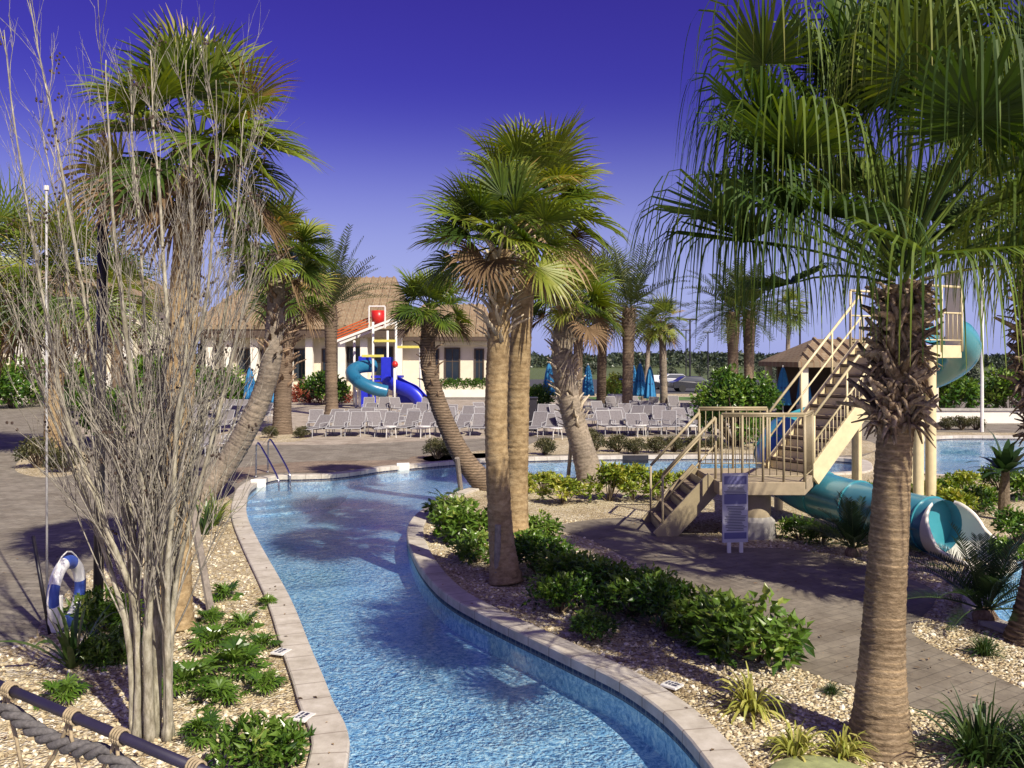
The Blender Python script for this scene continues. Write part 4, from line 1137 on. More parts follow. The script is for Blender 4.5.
place(redb, [(302, 402, 1.2, 'red-leaved shrub in front of the clubhouse left of the dark bush'), (316, 403, 1.0, 'red-leaved shrub right in front of the dark clubhouse bush'), (343, 403, 0.9, 'red-leaved shrub beside the play tower poles'), (80, 402, 1.2, 'red-leaved shrub by the left building wall')], 'red-leaved shrubs')


# ------------------------------------------------------------------ clubhouse, left building, pavilion
def wall_window(root, c, w, h, mat_frame='fascia_and_shade'):
    fr = MB()
    for sx in (-1, 1): fr.box((c[0] + sx * (w / 2 + 0.06), c[1] - 0.05, c[2]), (0.12, 0.12, h + 0.24))
    fr.box((c[0], c[1] - 0.05, c[2] + h / 2 + 0.06), (w, 0.12, 0.12)); fr.box((c[0], c[1] - 0.07, c[2] - h / 2 - 0.06), (w, 0.18, 0.12))
    fr.box((c[0], c[1] - 0.03, c[2]), (0.06, 0.06, h)); fr.box((c[0], c[1] - 0.025, c[2] + h * 0.1), (w, 0.05, 0.06))
    f = fr.build('window', M[mat_frame], root)
    g = MB(); g.box((c[0], c[1] - 0.015, c[2]), (w, 0.02, h)); g.build('pane', M['glass'], f)


def hip_roof(mb, x0, x1, y0, y1, ze, zr, rx0, rx1, th=0.25):
    ym = (y0 + y1) / 2
    v = [(x0, y0, ze), (x1, y0, ze), (x1, y1, ze), (x0, y1, ze), (rx0, ym, zr), (rx1, ym, zr), (x0, y0, ze - th), (x1, y0, ze - th), (x1, y1, ze - th), (x0, y1, ze - th)]
    mb.add(v, [(0, 1, 5, 4), (2, 3, 4, 5), (6, 7, 1, 0), (7, 8, 2, 1), (8, 9, 3, 2), (9, 6, 0, 3), (9, 8, 7, 6)], [(1, 2, 5), (3, 0, 4)])


def roof_rolls(mb, x0, x1, y0, ze, zr, ym, rx0, rx1, step=0.6):
    n = int((x1 - x0) / step)
    for i in range(n + 1):
        x = x0 + (x1 - x0) * i / n
        f = 1.0
        if x < rx0: f = (x - x0) / max(rx0 - x0, 1e-6)
        if x > rx1: f = (x1 - x) / max(x1 - rx1, 1e-6)
        if f < 0.05: continue
        mb.tube([(x, y0 - 0.02, ze + 0.02), (x, y0 + (ym - y0) * f, ze + (zr - ze) * f + 0.02)], 0.11, 6)


def clubhouse():
    Y = 75.0; s = Y / F
    X = lambda px: (px - CX) * s
    Z = lambda py: H - (py - HY) * s
    root = thing('clubhouse', 'long cream clubhouse with a tan tiled roof behind the loungers and play tower', 'building', (X(310), Y, 0))
    w = MB(); w.box(((X(200) + X(402)) / 2, Y + 5, Z(328) / 2), (X(402) - X(200), 10, Z(328)))
    w.box(((X(402) + X(494)) / 2, Y + 4.5, Z(336) / 2), (X(494) - X(402) - 0.02, 8, Z(336)))
    w.box((X(420), Y + 5.6, Z(322) / 2), (2.5, 9, Z(322)))
    w.build('wall', M['stucco'], root)
    for px in (214, 232, 258, 292, 312, 344, 366, 400):
        c = MB(); c.box((X(px), Y - 0.9, Z(329) / 2), (0.6, 0.6, Z(329))); c.build('porch_column', M['stucco_white'], root, bevel=0.03)
    r = MB(); hip_roof(r, X(196), X(408), Y - 2, Y + 12, Z(327), Z(272), X(238), X(388)); roof_rolls(r, X(196), X(408), Y - 2, Z(327), Z(272), Y + 5, X(238), X(388))
    ro = r.build('roof', M['roof'], root)
    r2 = MB(); hip_roof(r2, X(400), X(500), Y - 1.0, Y + 10, Z(334), Z(301), X(418), X(482)); roof_rolls(r2, X(400), X(500), Y - 1.0, Z(334), Z(301), Y + 4.5, X(418), X(482))
    r2.build('wing_roof', M['roof'], root)
    f = MB(); f.box(((X(196) + X(408)) / 2, Y - 1.75, Z(333)), (X(408) - X(196) - 0.1, 0.3, 0.85)); f.box(((X(400) + X(500)) / 2, Y - 0.85, Z(338)), (X(500) - X(400) - 0.1, 0.25, 0.5))
    f.build('fascia_and_shade', M['fascia_and_shade'], root)
    for px, w_, py0, py1 in ((207, 1.2, 345, 364), (247, 1.3, 350, 372), (271, 1.3, 350, 372), (302, 1.3, 350, 378), (331, 1.3, 350, 378), (356, 1.4, 348, 378), (384, 1.3, 348, 382)):
        wall_window(root, (X(px), Y, (Z(py0) + Z(py1)) / 2), w_, Z(py0) - Z(py1))
    for px, w_, py0, py1 in ((452, 1.1, 349, 380), (479, 0.6, 350, 380), (432, 0.9, 350, 380)):
        wall_window(root, (X(px), Y + 0.5, (Z(py0) + Z(py1)) / 2), w_, Z(py0) - Z(py1))
    b = MB(); b.box(((X(402) + X(494)) / 2, Y + 0.42, Z(343)), (X(494) - X(402) - 0.2, 0.18, 0.3)); b.build('wall_band', M['stucco_white'], root)


clubhouse()


def left_building():
    Y = 62.0; s = Y / F
    X = lambda px: (px - CX) * s
    Z = lambda py: H - (py - HY) * s
    root = thing('left_building', 'cream two-storey building with a balcony rail behind the crape myrtle', 'building', (X(40), Y, 0))
    root.name = 'balcony_building'
    w = MB(); w.box(((X(-200) + X(132)) / 2, Y + 6, Z(300) / 2), (X(132) - X(-200), 10, Z(300))); w.build('wall', M['stucco'], root)
    r = MB(); hip_roof(r, X(-220), X(142), Y - 2.2, Y + 13, Z(299), Z(258), X(-170), X(92)); roof_rolls(r, X(-220), X(142), Y - 2.2, Z(299), Z(258), Y + 5.4, X(-170), X(92)); r.build('roof', M['roof'], root)
    for px in range(-180, 135, 26):
        c = MB(); c.box((X(px), Y - 0.8, Z(303) / 2), (0.55, 0.55, Z(303))); c.build('porch_column', M['stucco_white'], root)
    b = MB(); b.box(((X(-200) + X(130)) / 2, Y - 0.9, Z(380)), (X(130) - X(-200), 0.25, 1.1)); b.build('balcony_wall', M['stucco_white'], root)
    for px in range(-170, 125, 26): wall_window(root, (X(px), Y + 1.0, (Z(325) + Z(360)) / 2), 1.0, Z(325) - Z(360))


left_building()
hd = MB(); hedge_pts = []
n = 5000; hx = RNG.uniform(-1, 1, n) * 12; hy = RNG.normal(0, 0.35, n); hz = 0.9 * RNG.random(n) ** 0.6
leaves(hd, np.stack([(20 - CX) * 57 / F + hx, 57 + hy, hz], 1), 0.16, 0.08, np.stack([0 * hx, hy - 0.4, 0.3 + 0 * hx], 1), 0.3 + RNG.normal(0, 0.15, n))
hd.v = [v for v in hd.v]
tag(hd.build('clipped_hedge', M['shrub_dark']), 'long dark clipped hedge in front of the balcony building', 'hedge')
hd = MB(); n = 2600; hx = RNG.uniform(-1, 1, n) * 2.4; hy = RNG.normal(0, 0.25, n); hz = 0.75 * RNG.random(n) ** 0.6 + 0.12 * (np.sin(hx * 9) > 0)
leaves(hd, np.stack([(466 - CX) * 72 / F + hx, 72 + hy, hz + 0.55], 1), 0.16, 0.08, np.stack([0 * hx, hy - 0.4, 0.3 + 0 * hx], 1), 0.4 + RNG.normal(0, 0.15, n))
tag(hd.build('clipped_hedge', M['shrub_dark']), 'low clipped hedge under the right windows of the clubhouse', 'hedge')
pw = MB(); pw.box(((466 - CX) * 71.4 / F, 71.35, 0.3), (4.8, 0.3, 0.6)); tag(pw.build('planter_wall', M['stucco_white']), 'low cream planter wall in front of the clubhouse hedge', 'wall')


def pavilion():
    Y = 44.0; s = Y / F; X = lambda px: (px - CX) * s; Z = lambda py: H - (py - HY) * s
    root = thing('pavilion', 'brown-roofed pavilion behind the upper slide stairs', 'building', (X(850), Y, 0))
    r = MB(); hip_roof(r, X(792), X(935), Y - 1, Y + 6, Z(362), Z(338), X(830), X(900)); roof_rolls(r, X(792), X(935), Y - 1, Z(362), Z(338), Y + 2.5, X(830), X(900)); r.build('roof', M['roof'], root)
    for px in (800, 835, 870, 905, 928):
        for dy in (-0.6, 5.4):
            c = MB(); c.box((X(px), Y + dy, Z(366) / 2), (0.32, 0.32, Z(366))); c.build('post', M['stucco'], root)
    b = MB(); b.box(((X(792) + X(935)) / 2, Y + 4.5, Z(366) / 2), (X(935) - X(792) - 1.2, 0.2, Z(366))); b.build('back_wall', M['fascia_and_shade'], root)
    k = MB(); k.box(((X(792) + X(935)) / 2, Y + 2, 0.55), (X(935) - X(792) - 2.0, 1.0, 1.1)); k.build('counter', M['stucco'], root)


pavilion()


# ------------------------------------------------------------------ the water slide and its stairs
def railing(a, b, posts, parent, h=1.07, bal=True, mat='cream_metal', name='handrail', mid=0.55, step=0.13, pr=0.028):
    """sloping rail from a to b (points at floor level) with posts, a mid rail and thin balusters"""
    a, b = Vector(a), Vector(b); up = Vector((0, 0, 1)); m = MB()
    m.tube([a + up * h, b + up * h], 0.027, 8)
    m.tube([a + up * mid * h, b + up * mid * h], 0.018, 8)
    for i in range(posts):
        p = a.lerp(b, i / (posts - 1)); m.tube([p - up * 0.12, p + up * (h - 0.01)], pr, 8)
    if bal:
        n = int((b - a).length / step)
        m.tube([a + up * 0.1, b + up * 0.1], 0.012, 6)
        for i in range(1, n):
            p = a.lerp(b, i / n); m.tube([p + up * 0.1, p + up * mid * h], 0.008, 5)
    return m.build(name, M[mat], parent, smooth=True)


def stair(root, name, A, B, d, run, z0, z1, n):
    """A, B: the two ends of the lowest edge; d: the way up"""
    A, B, d = Vector((*A, 0)), Vector((*B, 0)), Vector((*d, 0)).normalized()
    w = (B - A); wn = w.normalized(); up = Vector((0, 0, 1)); pitch = (d * run + up * (z1 - z0)).normalized()
    mt = 'cream_metal' if run > 2 else 'cream_metal_shade'
    nn = pitch.cross(wn).normalized()
    if nn.z < 0: nn = -nn
    mid0 = (A + B) / 2 + up * (z0 + 0.02); mid1 = (A + B) / 2 + d * run + up * (z1 + 0.02); st = MB()
    st.span(mid0 - nn * 0.19, mid1 - nn * 0.19 - pitch * 0.08, w.length - 0.075, 0.02, up=tuple(nn))
    o = st.build(name, M[mt], root)
    for P0 in (A, B):
        st = MB(); st.span(P0 + up * (z0 - 0.02) - pitch * 0.05, P0 + d * run + up * (z1 - 0.02), 0.06, 0.36, up=tuple(nn))
        st.build('stringer', M[mt], o, bevel=0.006)
    for i in range(1, n):
        t = MB(); c = (A + B) / 2 + d * (run * (i - 0.5) / n) + up * (z0 + (z1 - z0) * i / n)
        t.box(c, (run / n + 0.03, w.length - 0.07, 0.045), axes=(d, wn, up))
        t.build('tread', M['tread'], o)
    for i in range(0, n):
        c = (A + B) / 2 + d * (run * i / n + 0.004) + up * (z0 + (z1 - z0) * (i + 0.42) / n)
        r = MB(); r.box(c, (0.012, w.length - 0.075, (z1 - z0) / n - 0.055), axes=(d, wn, up))
        r.build('riser', M[mt], o)
    for P0 in (A, B):
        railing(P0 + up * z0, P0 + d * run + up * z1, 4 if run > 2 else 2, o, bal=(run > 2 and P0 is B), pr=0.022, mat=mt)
    return o


def sweep(pts, prof_fn, per=8):
    p = smooth_line(pts, per); n = len(p); tg = norm(np.gradient(p, axis=0))
    sd = norm(np.cross(tg, (0, 0, 1.0))); up = np.cross(sd, tg)
    rows = []
    for i in range(n):
        rows.append([p[i] + sd[i] * x + up[i] * z for x, z in prof_fn(i / (n - 1))])
    v = np.array(rows); k = v.shape[1]
    i = np.arange(n - 1)[:, None] * k; j = np.arange(k - 1)[None]
    q = np.stack([i + j, i + j + 1, i + k + j + 1, i + k + j], -1).reshape(-1, 4)
    m = MB(); m.add(v.reshape(-1, 3), q); return m, p


def arc_prof(r, a0, a1, th=0.03, n=22):
    aa = np.radians(np.linspace(a0, a1, n))
    o = [(r * math.cos(a), r * math.sin(a)) for a in aa]
    i = [((r - th) * math.cos(a), (r - th) * math.sin(a)) for a in aa[::-1]]
    return o + i + o[:1]


def water_slide():
    root = thing('water_slide', 'teal tube water slide with a cream stair tower and white exit trough', 'water slide', (5.0, 16.2, 0))
    zl, zt = 1.0, 3.35
    land = [(3.5, 15.2), (4.95, 15.2), (5.42, 16.2), (4.95, 17.2), (3.5, 17.15)]
    m = MB(); m.prism(land, zl - 0.22, zl); deck_o = m.build('landing', M['tan_column'], root, bevel=0.01)
    up = Vector((0, 0, zl))
    L3 = lambda p: Vector((p[0], p[1], zl))
    railing(L3((3.55, 15.24)), L3((4.95, 15.24)), 5, deck_o, h=1.15, step=0.11, mid=0.97, pr=0.022, mat='cream_metal_shade')
    railing(L3((4.97, 15.26)), L3((5.38, 16.12)), 2, deck_o, h=1.15, mid=0.97, pr=0.022, mat='cream_metal_shade')
    railing(L3((3.55, 17.1)), L3((4.85, 17.12)), 3, deck_o, h=1.15, mid=0.97, pr=0.022, mat='cream_metal_shade')
    m = MB(); c = G(765, 545)
    m.lathe([(0.30, 0), (0.30, 0.78)], (4.22, 15.75, 0), 24); m.build('landing_column', M['tan_column'], root, smooth=True)
    m = MB(); m.lathe([(0.40, 0), (0.37, 0.28), (0.3, 0.36)], (4.22, 15.7, 0), 9); m.build('footing', M['concrete'], root)
    stair(root, 'lower_stair', (2.62, 17.0), (2.62, 15.65), (1, 0), 0.92, 0.0, zl, 5)
    d = Vector((2.9, 1.6)).normalized(); wv = Vector((d.y, -d.x)) * 1.1
    A = Vector((4.92, 17.2)); B = A + wv
    run = 2.55
    stair(root, 'upper_stair', A, B, d, run, zl, zt, 12)
    # tower platform
    A2, B2 = A + d * run, B + d * run
    C2, D2 = B2 + d * 1.25 + wv * 0.25, A2 + d * 1.9 - wv * 0.25
    A3, B3 = A2 - wv * 0.25, B2 + wv * 0.25
    m = MB(); m.prism([tuple(A3), tuple(B3), tuple(C2), tuple(D2)], zt - 0.25, zt); po = m.build('platform', M['cream_metal'], root, bevel=0.01)
    for p_, q_ in ((B3, C2), (D2, A3)): railing(Vector((*p_, zt)), Vector((*q_, zt)), 3, po, h=1.15)
    for p_ in (A3, B3, D2, (B3 * 2 + C2) / 3):
        q_ = (A3 + C2) / 2; p2 = p_ + (q_ - p_) * 0.12
        m = MB(); m.lathe([(0.10, 0), (0.10, zt - 0.25)], (p2.x, p2.y, 0), 18); m.build('tower_column', M['cream_metal'], root, smooth=True)
    pn = MB(); e0 = C2.lerp(D2, 0.0); e1 = C2.lerp(D2, 0.28)
    pn.span((e0.x, e0.y, zt + 0.75), (e1.x, e1.y, zt + 0.75), 0.07, 1.5); pn.build('entry_panel', M['white_gel'], root, bevel=0.01)
    # flume: leaves the platform, winds behind the tower and comes out under the landing as a closed tube
    s = (C2 + D2) / 2
    flume = [(s.x, s.y, zt + 0.45), (s.x + 0.45, s.y + 0.25, zt + 0.3), (s.x + 0.95, s.y + 0.9, zt - 0.1), (s.x + 0.9, s.y + 1.9, zt - 0.5), (s.x + 0.1, s.y + 2.6, zt - 0.85), (8.2, 22.0, 2.0), (7.0, 21.4, 1.66), (6.15, 20.3, 1.36)]
    m, p = sweep(flume, lambda t: arc_prof(0.42, -200, 20)); m.build('flume', M['teal_in'], root, smooth=True)
    tube = [(6.15, 20.3, 1.36), (5.7, 19.4, 1.12), (5.45, 18.4, 0.85), (5.55, 17.4, 0.64), (5.86, 16.6, 0.53), (6.2, 15.7, 0.48), (6.48, 14.9, 0.46), (6.78, 14.15, 0.44)]
    tm = MB(); pts = smooth_line(tube, 8); tm.tube(pts, 0.43, 30, cap=False); to = tm.build('slide_tube', M['teal'], root, smooth=True)
    for k in (10, 20, 30, 38, 46, 53):
        if k + 1 < len(pts):
            f = MB(); f.tube([pts[k], pts[k] + (pts[k + 1] - pts[k]) * 0.22], 0.455, 30); f.build('flange', M['teal_in'], to)
    # white exit trough
    dv = norm(np.array(tube[-1]) - np.array(tube[-2])); dv[2] = -0.06
    ex = [np.array(tube[-1]) - dv * 0.02 + np.array([0, 0, 0.0]) + dv * k * 0.27 for k in range(5)]

    def ep(t):
        near = np.interp(t, [0, 0.10, 0.3, 1], [150, 115, 55, 30]); far = np.interp(t, [0, 0.10, 0.35, 1], [150, 145, 95, 45]); r = np.interp(t, [0, 0.12, 1], [0.47, 0.48, 0.5])
        return arc_prof(r, -90 - far, -90 + near, 0.05, 26)
    m, p = sweep(ex, ep, 8); m.build('exit_trough', M['white_gel'], root, smooth=True)
    for f_ in (0.30, 0.85):
        r = MB(); k = int(f_ * (len(pts) - 1)); r.lathe([(0.09, 0), (0.09, max(0.1, pts[k][2] - 0.35))], (pts[k][0], pts[k][1], 0), 12)
        r.build('tube_support', M['cream_metal'], root, smooth=True)


water_slide()

# rules board in front of the landing
sp = G(735, 553); sg = thing('rules_sign', 'tall pale rules board with blue lettering standing before the slide landing', 'sign', sp)
m = MB(); m.box(sp + Vector((0, 0, 0.72)), (0.42, 0.03, 1.10), rz=0.12); bo = m.build('board', M['sign_board'], sg, bevel=0.004)
co, si = math.cos(0.12), math.sin(0.12)
def on_board(x, z, w, h, mat_list): mat_list.box(sp + Vector((x * co + 0.018 * si, x * si - 0.018 * co, 0.72 + z)), (w, 0.006, h), rz=0.12)
b2 = MB()
for z_, h_ in ((0.44, 0.13), (0.14, 0.16), (-0.44, 0.10)):
    b1 = MB(); on_board(0, z_, 0.365, h_, b1); b1.build('printed_panel', M['sign_blue'], bo)
for i in range(6): on_board(random.uniform(-0.02, 0.02), 0.33 - i * 0.022, random.uniform(0.24, 0.35), 0.008, b2)
for i in range(16): on_board(random.uniform(-0.02, 0.02), 0.02 - i * 0.025, random.uniform(0.2, 0.35), 0.009, b2)
b2.build('printed_lines', M['sign_dark'], bo)
for sx in (-0.1, 0.1):
    m = MB(); m.box(sp + Vector((sx * co, sx * si, 0.09)), (0.06, 0.03, 0.17), rz=0.12); m.build('leg', M['white_metal'], sg)


# ------------------------------------------------------------------ loungers, tables, umbrellas
def make_chaise(by=0.42, bz=0.98):
    root = thing('chaise_lounge', 'x', 'lounge chair')
    fr = MB()
    for sx in (-0.32, 0.32):
        fr.tube([(sx, -1.25, 0.36), (sx, -1.15, 0.38), (sx, 0.02, 0.38), (sx, by, bz)], 0.016, 6)
        fr.tube([(sx, 0.30, 0.02), (sx, 0.16, 0.55)], 0.016, 6)
    fr.tube([(-0.32, -1.25, 0.36), (0.32, -1.25, 0.36)], 0.02, 6); fr.tube([(-0.32, by, bz), (0.32, by, bz)], 0.016, 6); fr.tube([(-0.32, 0.02, 0.38), (0.32, 0.02, 0.38)], 0.016, 6)
    fr.build('frame', M['lounger_frame'], root)
    s = MB(); ys = [-1.23, -0.8, -0.4, 0.0]; zs = [0.375, 0.355, 0.352, 0.375]
    for k in range(3): s.add([(-0.305, ys[k], zs[k]), (0.305, ys[k], zs[k]), (0.305, ys[k + 1], zs[k + 1]), (-0.305, ys[k + 1], zs[k + 1])] + [(-0.305, ys[k], zs[k] - 0.012), (0.305, ys[k], zs[k] - 0.012), (0.305, ys[k + 1], zs[k + 1] - 0.012), (-0.305, ys[k + 1], zs[k + 1] - 0.012)], [(0, 1, 2, 3), (7, 6, 5, 4), (0, 4, 5, 1), (2, 6, 7, 3)])
    s.build('seat', M['sling'], root)
    b = MB(); b.span((0, 0.04, 0.395), (0, by - 0.01, bz - 0.015), 0.60, 0.012, up=(0, -0.84, 0.54)); b.build('backrest', M['sling'], root)
    for sx in (-0.32, 0.32):
        for y in (-1.08, -0.02):
            l = MB(); l.tube([(sx, y, 0.37), (sx * 1.04, y + (-0.05 if y < -0.5 else 0.05), 0.0)], 0.018, 6); l.build('leg', M['lounger_frame'], root)
        a = MB(); a.tube([(sx * 1.03, -0.55, 0.38), (sx * 1.03, -0.52, 0.57), (sx * 1.03, 0.12, 0.58)], 0.017, 6); a.build('armrest', M['lounger_frame'], root)
    return root


chaises = [make_chaise(), make_chaise(0.56, 0.86), make_chaise(0.70, 0.52)]; used_ch = set()
ordn = ['first', 'second', 'third', 'fourth', 'fifth', 'sixth', 'seventh', 'eighth', 'ninth', 'tenth', 'eleventh', 'twelfth', 'thirteenth', 'fourteenth']
first = True
rows = [(322, 480, 434.5, 17.2, 'in the row nearest the river under the play tower'), (318, 482, 428, 16.2, 'in the second row under the play tower'), (340, 482, 421.5, 15.2, 'in the third row under the play tower'), (368, 440, 414, 13.5, 'in the back row by the play tower foot'),
        (538, 565, 434.5, 15.5, 'between the twin palms and the white-booted palm'), (545, 570, 424, 14.5, 'in the back pair left of the white-booted palm'),
        (604, 712, 433, 13.0, 'in the front row right of the white-booted palm'), (600, 708, 426, 12.4, 'in the second row right of the white-booted palm'), (598, 700, 419.5, 12.0, 'in the third row right of the white-booted palm'), (600, 690, 413, 13.0, 'in the back row before the blue umbrellas'),
        (206, 244, 432, 15.5, 'in the front row left of the upright deck palm'), (200, 262, 423, 14.5, 'in the second row left of the upright deck palm'), (200, 268, 414.5, 14.0, 'in the back row by the upright deck palm'), (170, 226, 452, 19.0, 'in the near row behind the leaning palm')]
for x0, x1, py, st_, lab in rows:
    n = max(2, int(round((x1 - x0) / st_)) + 1)
    for i in range(n):
        if i >= len(ordn): break
        px = x0 + (x1 - x0) * i / (n - 1) + random.gauss(0, 0.8)
        loc = G(px, py); loc.y += random.gauss(0, 0.3); rz = random.gauss(0, 0.28)
        kd = random.choices((0, 1, 2), (5, 3, 3))[0]; chaise = chaises[kd]
        lb = 'sling lounger %s from left %s' % (ordn[i], lab)
        if kd not in used_ch: put(chaise, loc, rz, 0.92, lb, 'sling loungers on the far deck'); used_ch.add(kd)
        else: dup(chaise, loc, rz, 0.92, lb, 'sling loungers on the far deck')

tb = thing('side_table', 'x', 'table')
m = MB(); m.lathe([(0.001, 0.44), (0.26, 0.44), (0.26, 0.47), (0.001, 0.47)], (0, 0, 0), 16); m.build('tabletop', M['white_metal'], tb)
for k in range(3):
    a = k * 2.09; m = MB(); m.tube([(0.2 * math.cos(a), 0.2 * math.sin(a), 0.44), (0.24 * math.cos(a), 0.24 * math.sin(a), 0)], 0.015, 6); m.build('leg', M['white_metal'], tb)
for i, (px, py, lab) in enumerate(((390, 438, 'small white side table among the front loungers under the play tower'), (424, 438, 'small white side table left of the bent palm trunk'), (556, 440, 'small white side table left of the white-booted palm'), (640, 437, 'small white side table at the front of the right loungers'), (690, 437, 'small white side table near the round bush'), (240, 436, 'small white side table by the left loungers'))):
    (put if i == 0 else dup)(tb, G(px, py), 0, 1, lab, 'white side tables')


def make_umbrella():
    root = thing('closed_umbrella', 'x', 'umbrella')
    m = MB(); m.tube([(0, 0, 0.05), (0, 0, 2.75)], 0.028, 8); m.build('pole', M['white_metal'], root)
    m = MB(); m.lathe([(0.001, 0.10), (0.26, 0.10), (0.28, 0.05), (0.28, 0.0)], (0, 0, 0), 18); m.build('base', M['concrete'], root)
    m = MB(); m.lathe([(0.05, 2.72), (0.12, 2.5), (0.20, 2.1), (0.27, 1.5), (0.33, 0.95), (0.36, 0.78), (0.22, 0.80)], (0, 0, 0), 48, lobes=8, depth=0.22); m.build('canopy', M['canvas'], root, smooth=True)
    m = MB(); m.lathe([(0.24, 1.72), (0.255, 1.68), (0.24, 1.64)], (0, 0, 0), 20); m.build('tie', M['canvas_dark'], root)
    m = MB(); m.lathe([(0.001, 2.84), (0.04, 2.8), (0.03, 2.74)], (0, 0, 0), 10); m.build('finial', M['white_metal'], root)
    return root


um = make_umbrella()
for i, (px, py, lab) in enumerate(((650, 411, 'closed blue umbrella, frontmost of the pair by the thick date palm'), (640, 409, 'closed blue umbrella right behind the frontmost one'), (588, 408, 'closed blue umbrella between the slim palm and the white-booted palm'), (633, 408, 'closed blue umbrella beside the thick date palm trunk'), (549, 408, 'closed blue umbrella just right of the rear twin palm'),
                                   (250, 412, 'closed blue umbrella at the clubhouse left end'), (783, 420, 'closed blue umbrella left of the upper stair rail'), (804, 420, 'closed blue umbrella seen between the upper stair rails'), (270, 416, 'closed blue umbrella behind the leaning palm'))):
    o = put(um, G(px, py), 0.1, 0.95, lab, 'closed blue umbrellas on the far deck') if i == 0 else dup(um, G(px, py), random.random(), 0.92 + 0.1 * random.random(), lab, 'closed blue umbrellas on the far deck')

g0 = G(616, 409); pot = thing('pot', 'white urn pot with a leafy plant on the far deck', 'planter', g0); pot.name = 'plant_pot'
m = MB(); m.lathe([(0.001, 0.0), (0.28, 0.0), (0.36, 0.3), (0.48, 0.75), (0.52, 0.9), (0.44, 0.9), (0.42, 0.8), (0.001, 0.8)], tuple(g0), 20); m.build('urn', M['pot'], pot, smooth=True)
mb, cs = bush_mb(0.6, 1.5, 500, 0.2, 0.09, 14); mb.v = [v + np.array(tuple(g0)) + np.array([0, 0, 0.8]) for v in mb.v]; mb.build('foliage', M['shrub_yellow'], pot)
g0 = G(532, 431); bn = thing('towel_cabinet', 'narrow dark towel cabinet right of the rear twin palm', 'cabinet', g0)
m = MB(); m.box(g0 + Vector((0, 0, 0.7)), (0.42, 0.4, 1.36)); m.build('body', M['dark_metal'], bn, bevel=0.02)
m = MB(); m.box(g0 + Vector((0, 0, 1.41)), (0.5, 0.48, 0.06)); m.build('top', M['dark_metal'], bn, bevel=0.01)
m = MB(); m.tube([g0 + Vector((0.14, -0.225, 0.75)), g0 + Vector((0.14, -0.225, 0.95))], 0.012, 6); m.build('handle', M['steel'], bn)


# ------------------------------------------------------------------ play tower
def play_tower():
    Y = 56.0; s = Y / F; X = lambda px: (px - CX) * s; Z = lambda py: max(0.0, H - (py - HY) * s)
    root = thing('play_tower', 'colourful water play tower with blue slides, orange roof and red tipping bucket', 'playground', (X(380), Y, 0))
    for px, py, dy in ((335, 347, 0), (350, 340, 1.5), (373, 322, 0), (384, 330, 1.6), (396, 320, 0), (419, 346, 0.8), (397, 366, -1.2), (387, 385, -1.5), (362, 386, -0.8), (357, 390, -0.4)):
        m = MB(); m.tube([(X(px), Y + dy, 0), (X(px), Y + dy, Z(py))], 0.075, 10); m.build('pole', M['white_metal'], root, smooth=True)
    m = MB()
    for i in range(5):
        f = i / 4; m.span((X(333), Y - 0.5 + 1.7 * f, Z(344) + 0.85 * f), (X(368), Y - 0.5 + 1.7 * f, Z(330) + 0.85 * f), 0.30, 0.08)
    m.build('roof', M['orange'], root)
    for dy in (-0.62, 1.9):
        m = MB(); m.span((X(334), Y + dy, Z(343)), (X(396), Y + dy, Z(319)), 0.09, 0.14); m.build('roof_beam', M['white_metal'], root)
    m = MB(); m.lathe([(0.001, 0), (0.33, 0), (0.42, 0.5), (0.42, 0.98), (0.38, 0.98), (0.36, 0.1), (0.001, 0.08)], (X(377), Y + 0.4, Z(326)), 18); m.build('bucket', M['red_plastic'], root, smooth=True)
    m = MB()
    for px in (368, 384): m.tube([(X(px), Y + 0.4, Z(328)), (X(px), Y + 0.4, Z(306))], 0.05, 8)
    m.tube([(X(368), Y + 0.4, Z(306)), (X(384), Y + 0.4, Z(306))], 0.05, 8); m.build('bucket_frame', M['white_metal'], root)
    for a, b, c, d in ((374, 396, 341, -0.1), (396, 420, 347, 0.4), (362, 384, 356, -0.1)):
        m = MB(); m.span((X(a), Y + d, Z(c)), (X(b), Y + d, Z(c)), 0.1, 0.16); m.build('cross_beam', M['yellow'], root, bevel=0.02)
    m = MB(); m.box((X(385), Y + 1.2, Z(377)), (1.9, 1.5, 0.15)); m.box((X(368), Y + 1.2, Z(381)), (1.4, 1.4, 0.13)); m.build('platform', M['blue_plastic'], root)
    m = MB(); m.box((X(386), Y + 0.45, Z(370)), (0.75, 0.1, 1.6)); m.box((X(363), Y + 0.7, Z(362)), (0.8, 0.1, 0.7)); m.box((X(366), Y + 0.5, Z(398)), (1.1, 0.1, 1.2)); m.build('panel', M['blue_plastic'], root, bevel=0.03)
    m = MB(); m.tube(smooth_line([(X(372), Y + 1.0, Z(366)), (X(359), Y + 0.3, Z(367)), (X(354), Y - 0.7, Z(372)), (X(362), Y - 1.5, Z(380)), (X(376), Y - 1.7, Z(387)), (X(390), Y - 1.5, Z(391))], 8), 0.40, 18); m.build('tube_slide', M['play_teal'], root, smooth=True)
    m, p = sweep([(X(388), Y + 0.3, Z(380)), (X(402), Y - 0.5, Z(386)), (X(414), Y - 0.8, Z(391)), (X(422), Y - 0.9, Z(399)), (X(426), Y - 1.0, Z(408))], lambda t: arc_prof(0.5, -230, 50, 0.04, 18)); m.build('open_slide', M['blue_plastic'], root, smooth=True)
    m = MB(); m.box((X(405), Y + 0.2, Z(395)), (1.6, 0.1, 1.0)); m.build('slide_panel', M['blue_plastic'], root, bevel=0.02)
    m = MB(); m.lathe([(0.001, -0.2), (0.16, -0.16), (0.2, 0.0), (0.12, 0.16), (0.001, 0.2)], (X(397.5), Y - 1.2, Z(364)), 12); m.build('spray_head', M['red_plastic'], root, smooth=True)


play_tower()


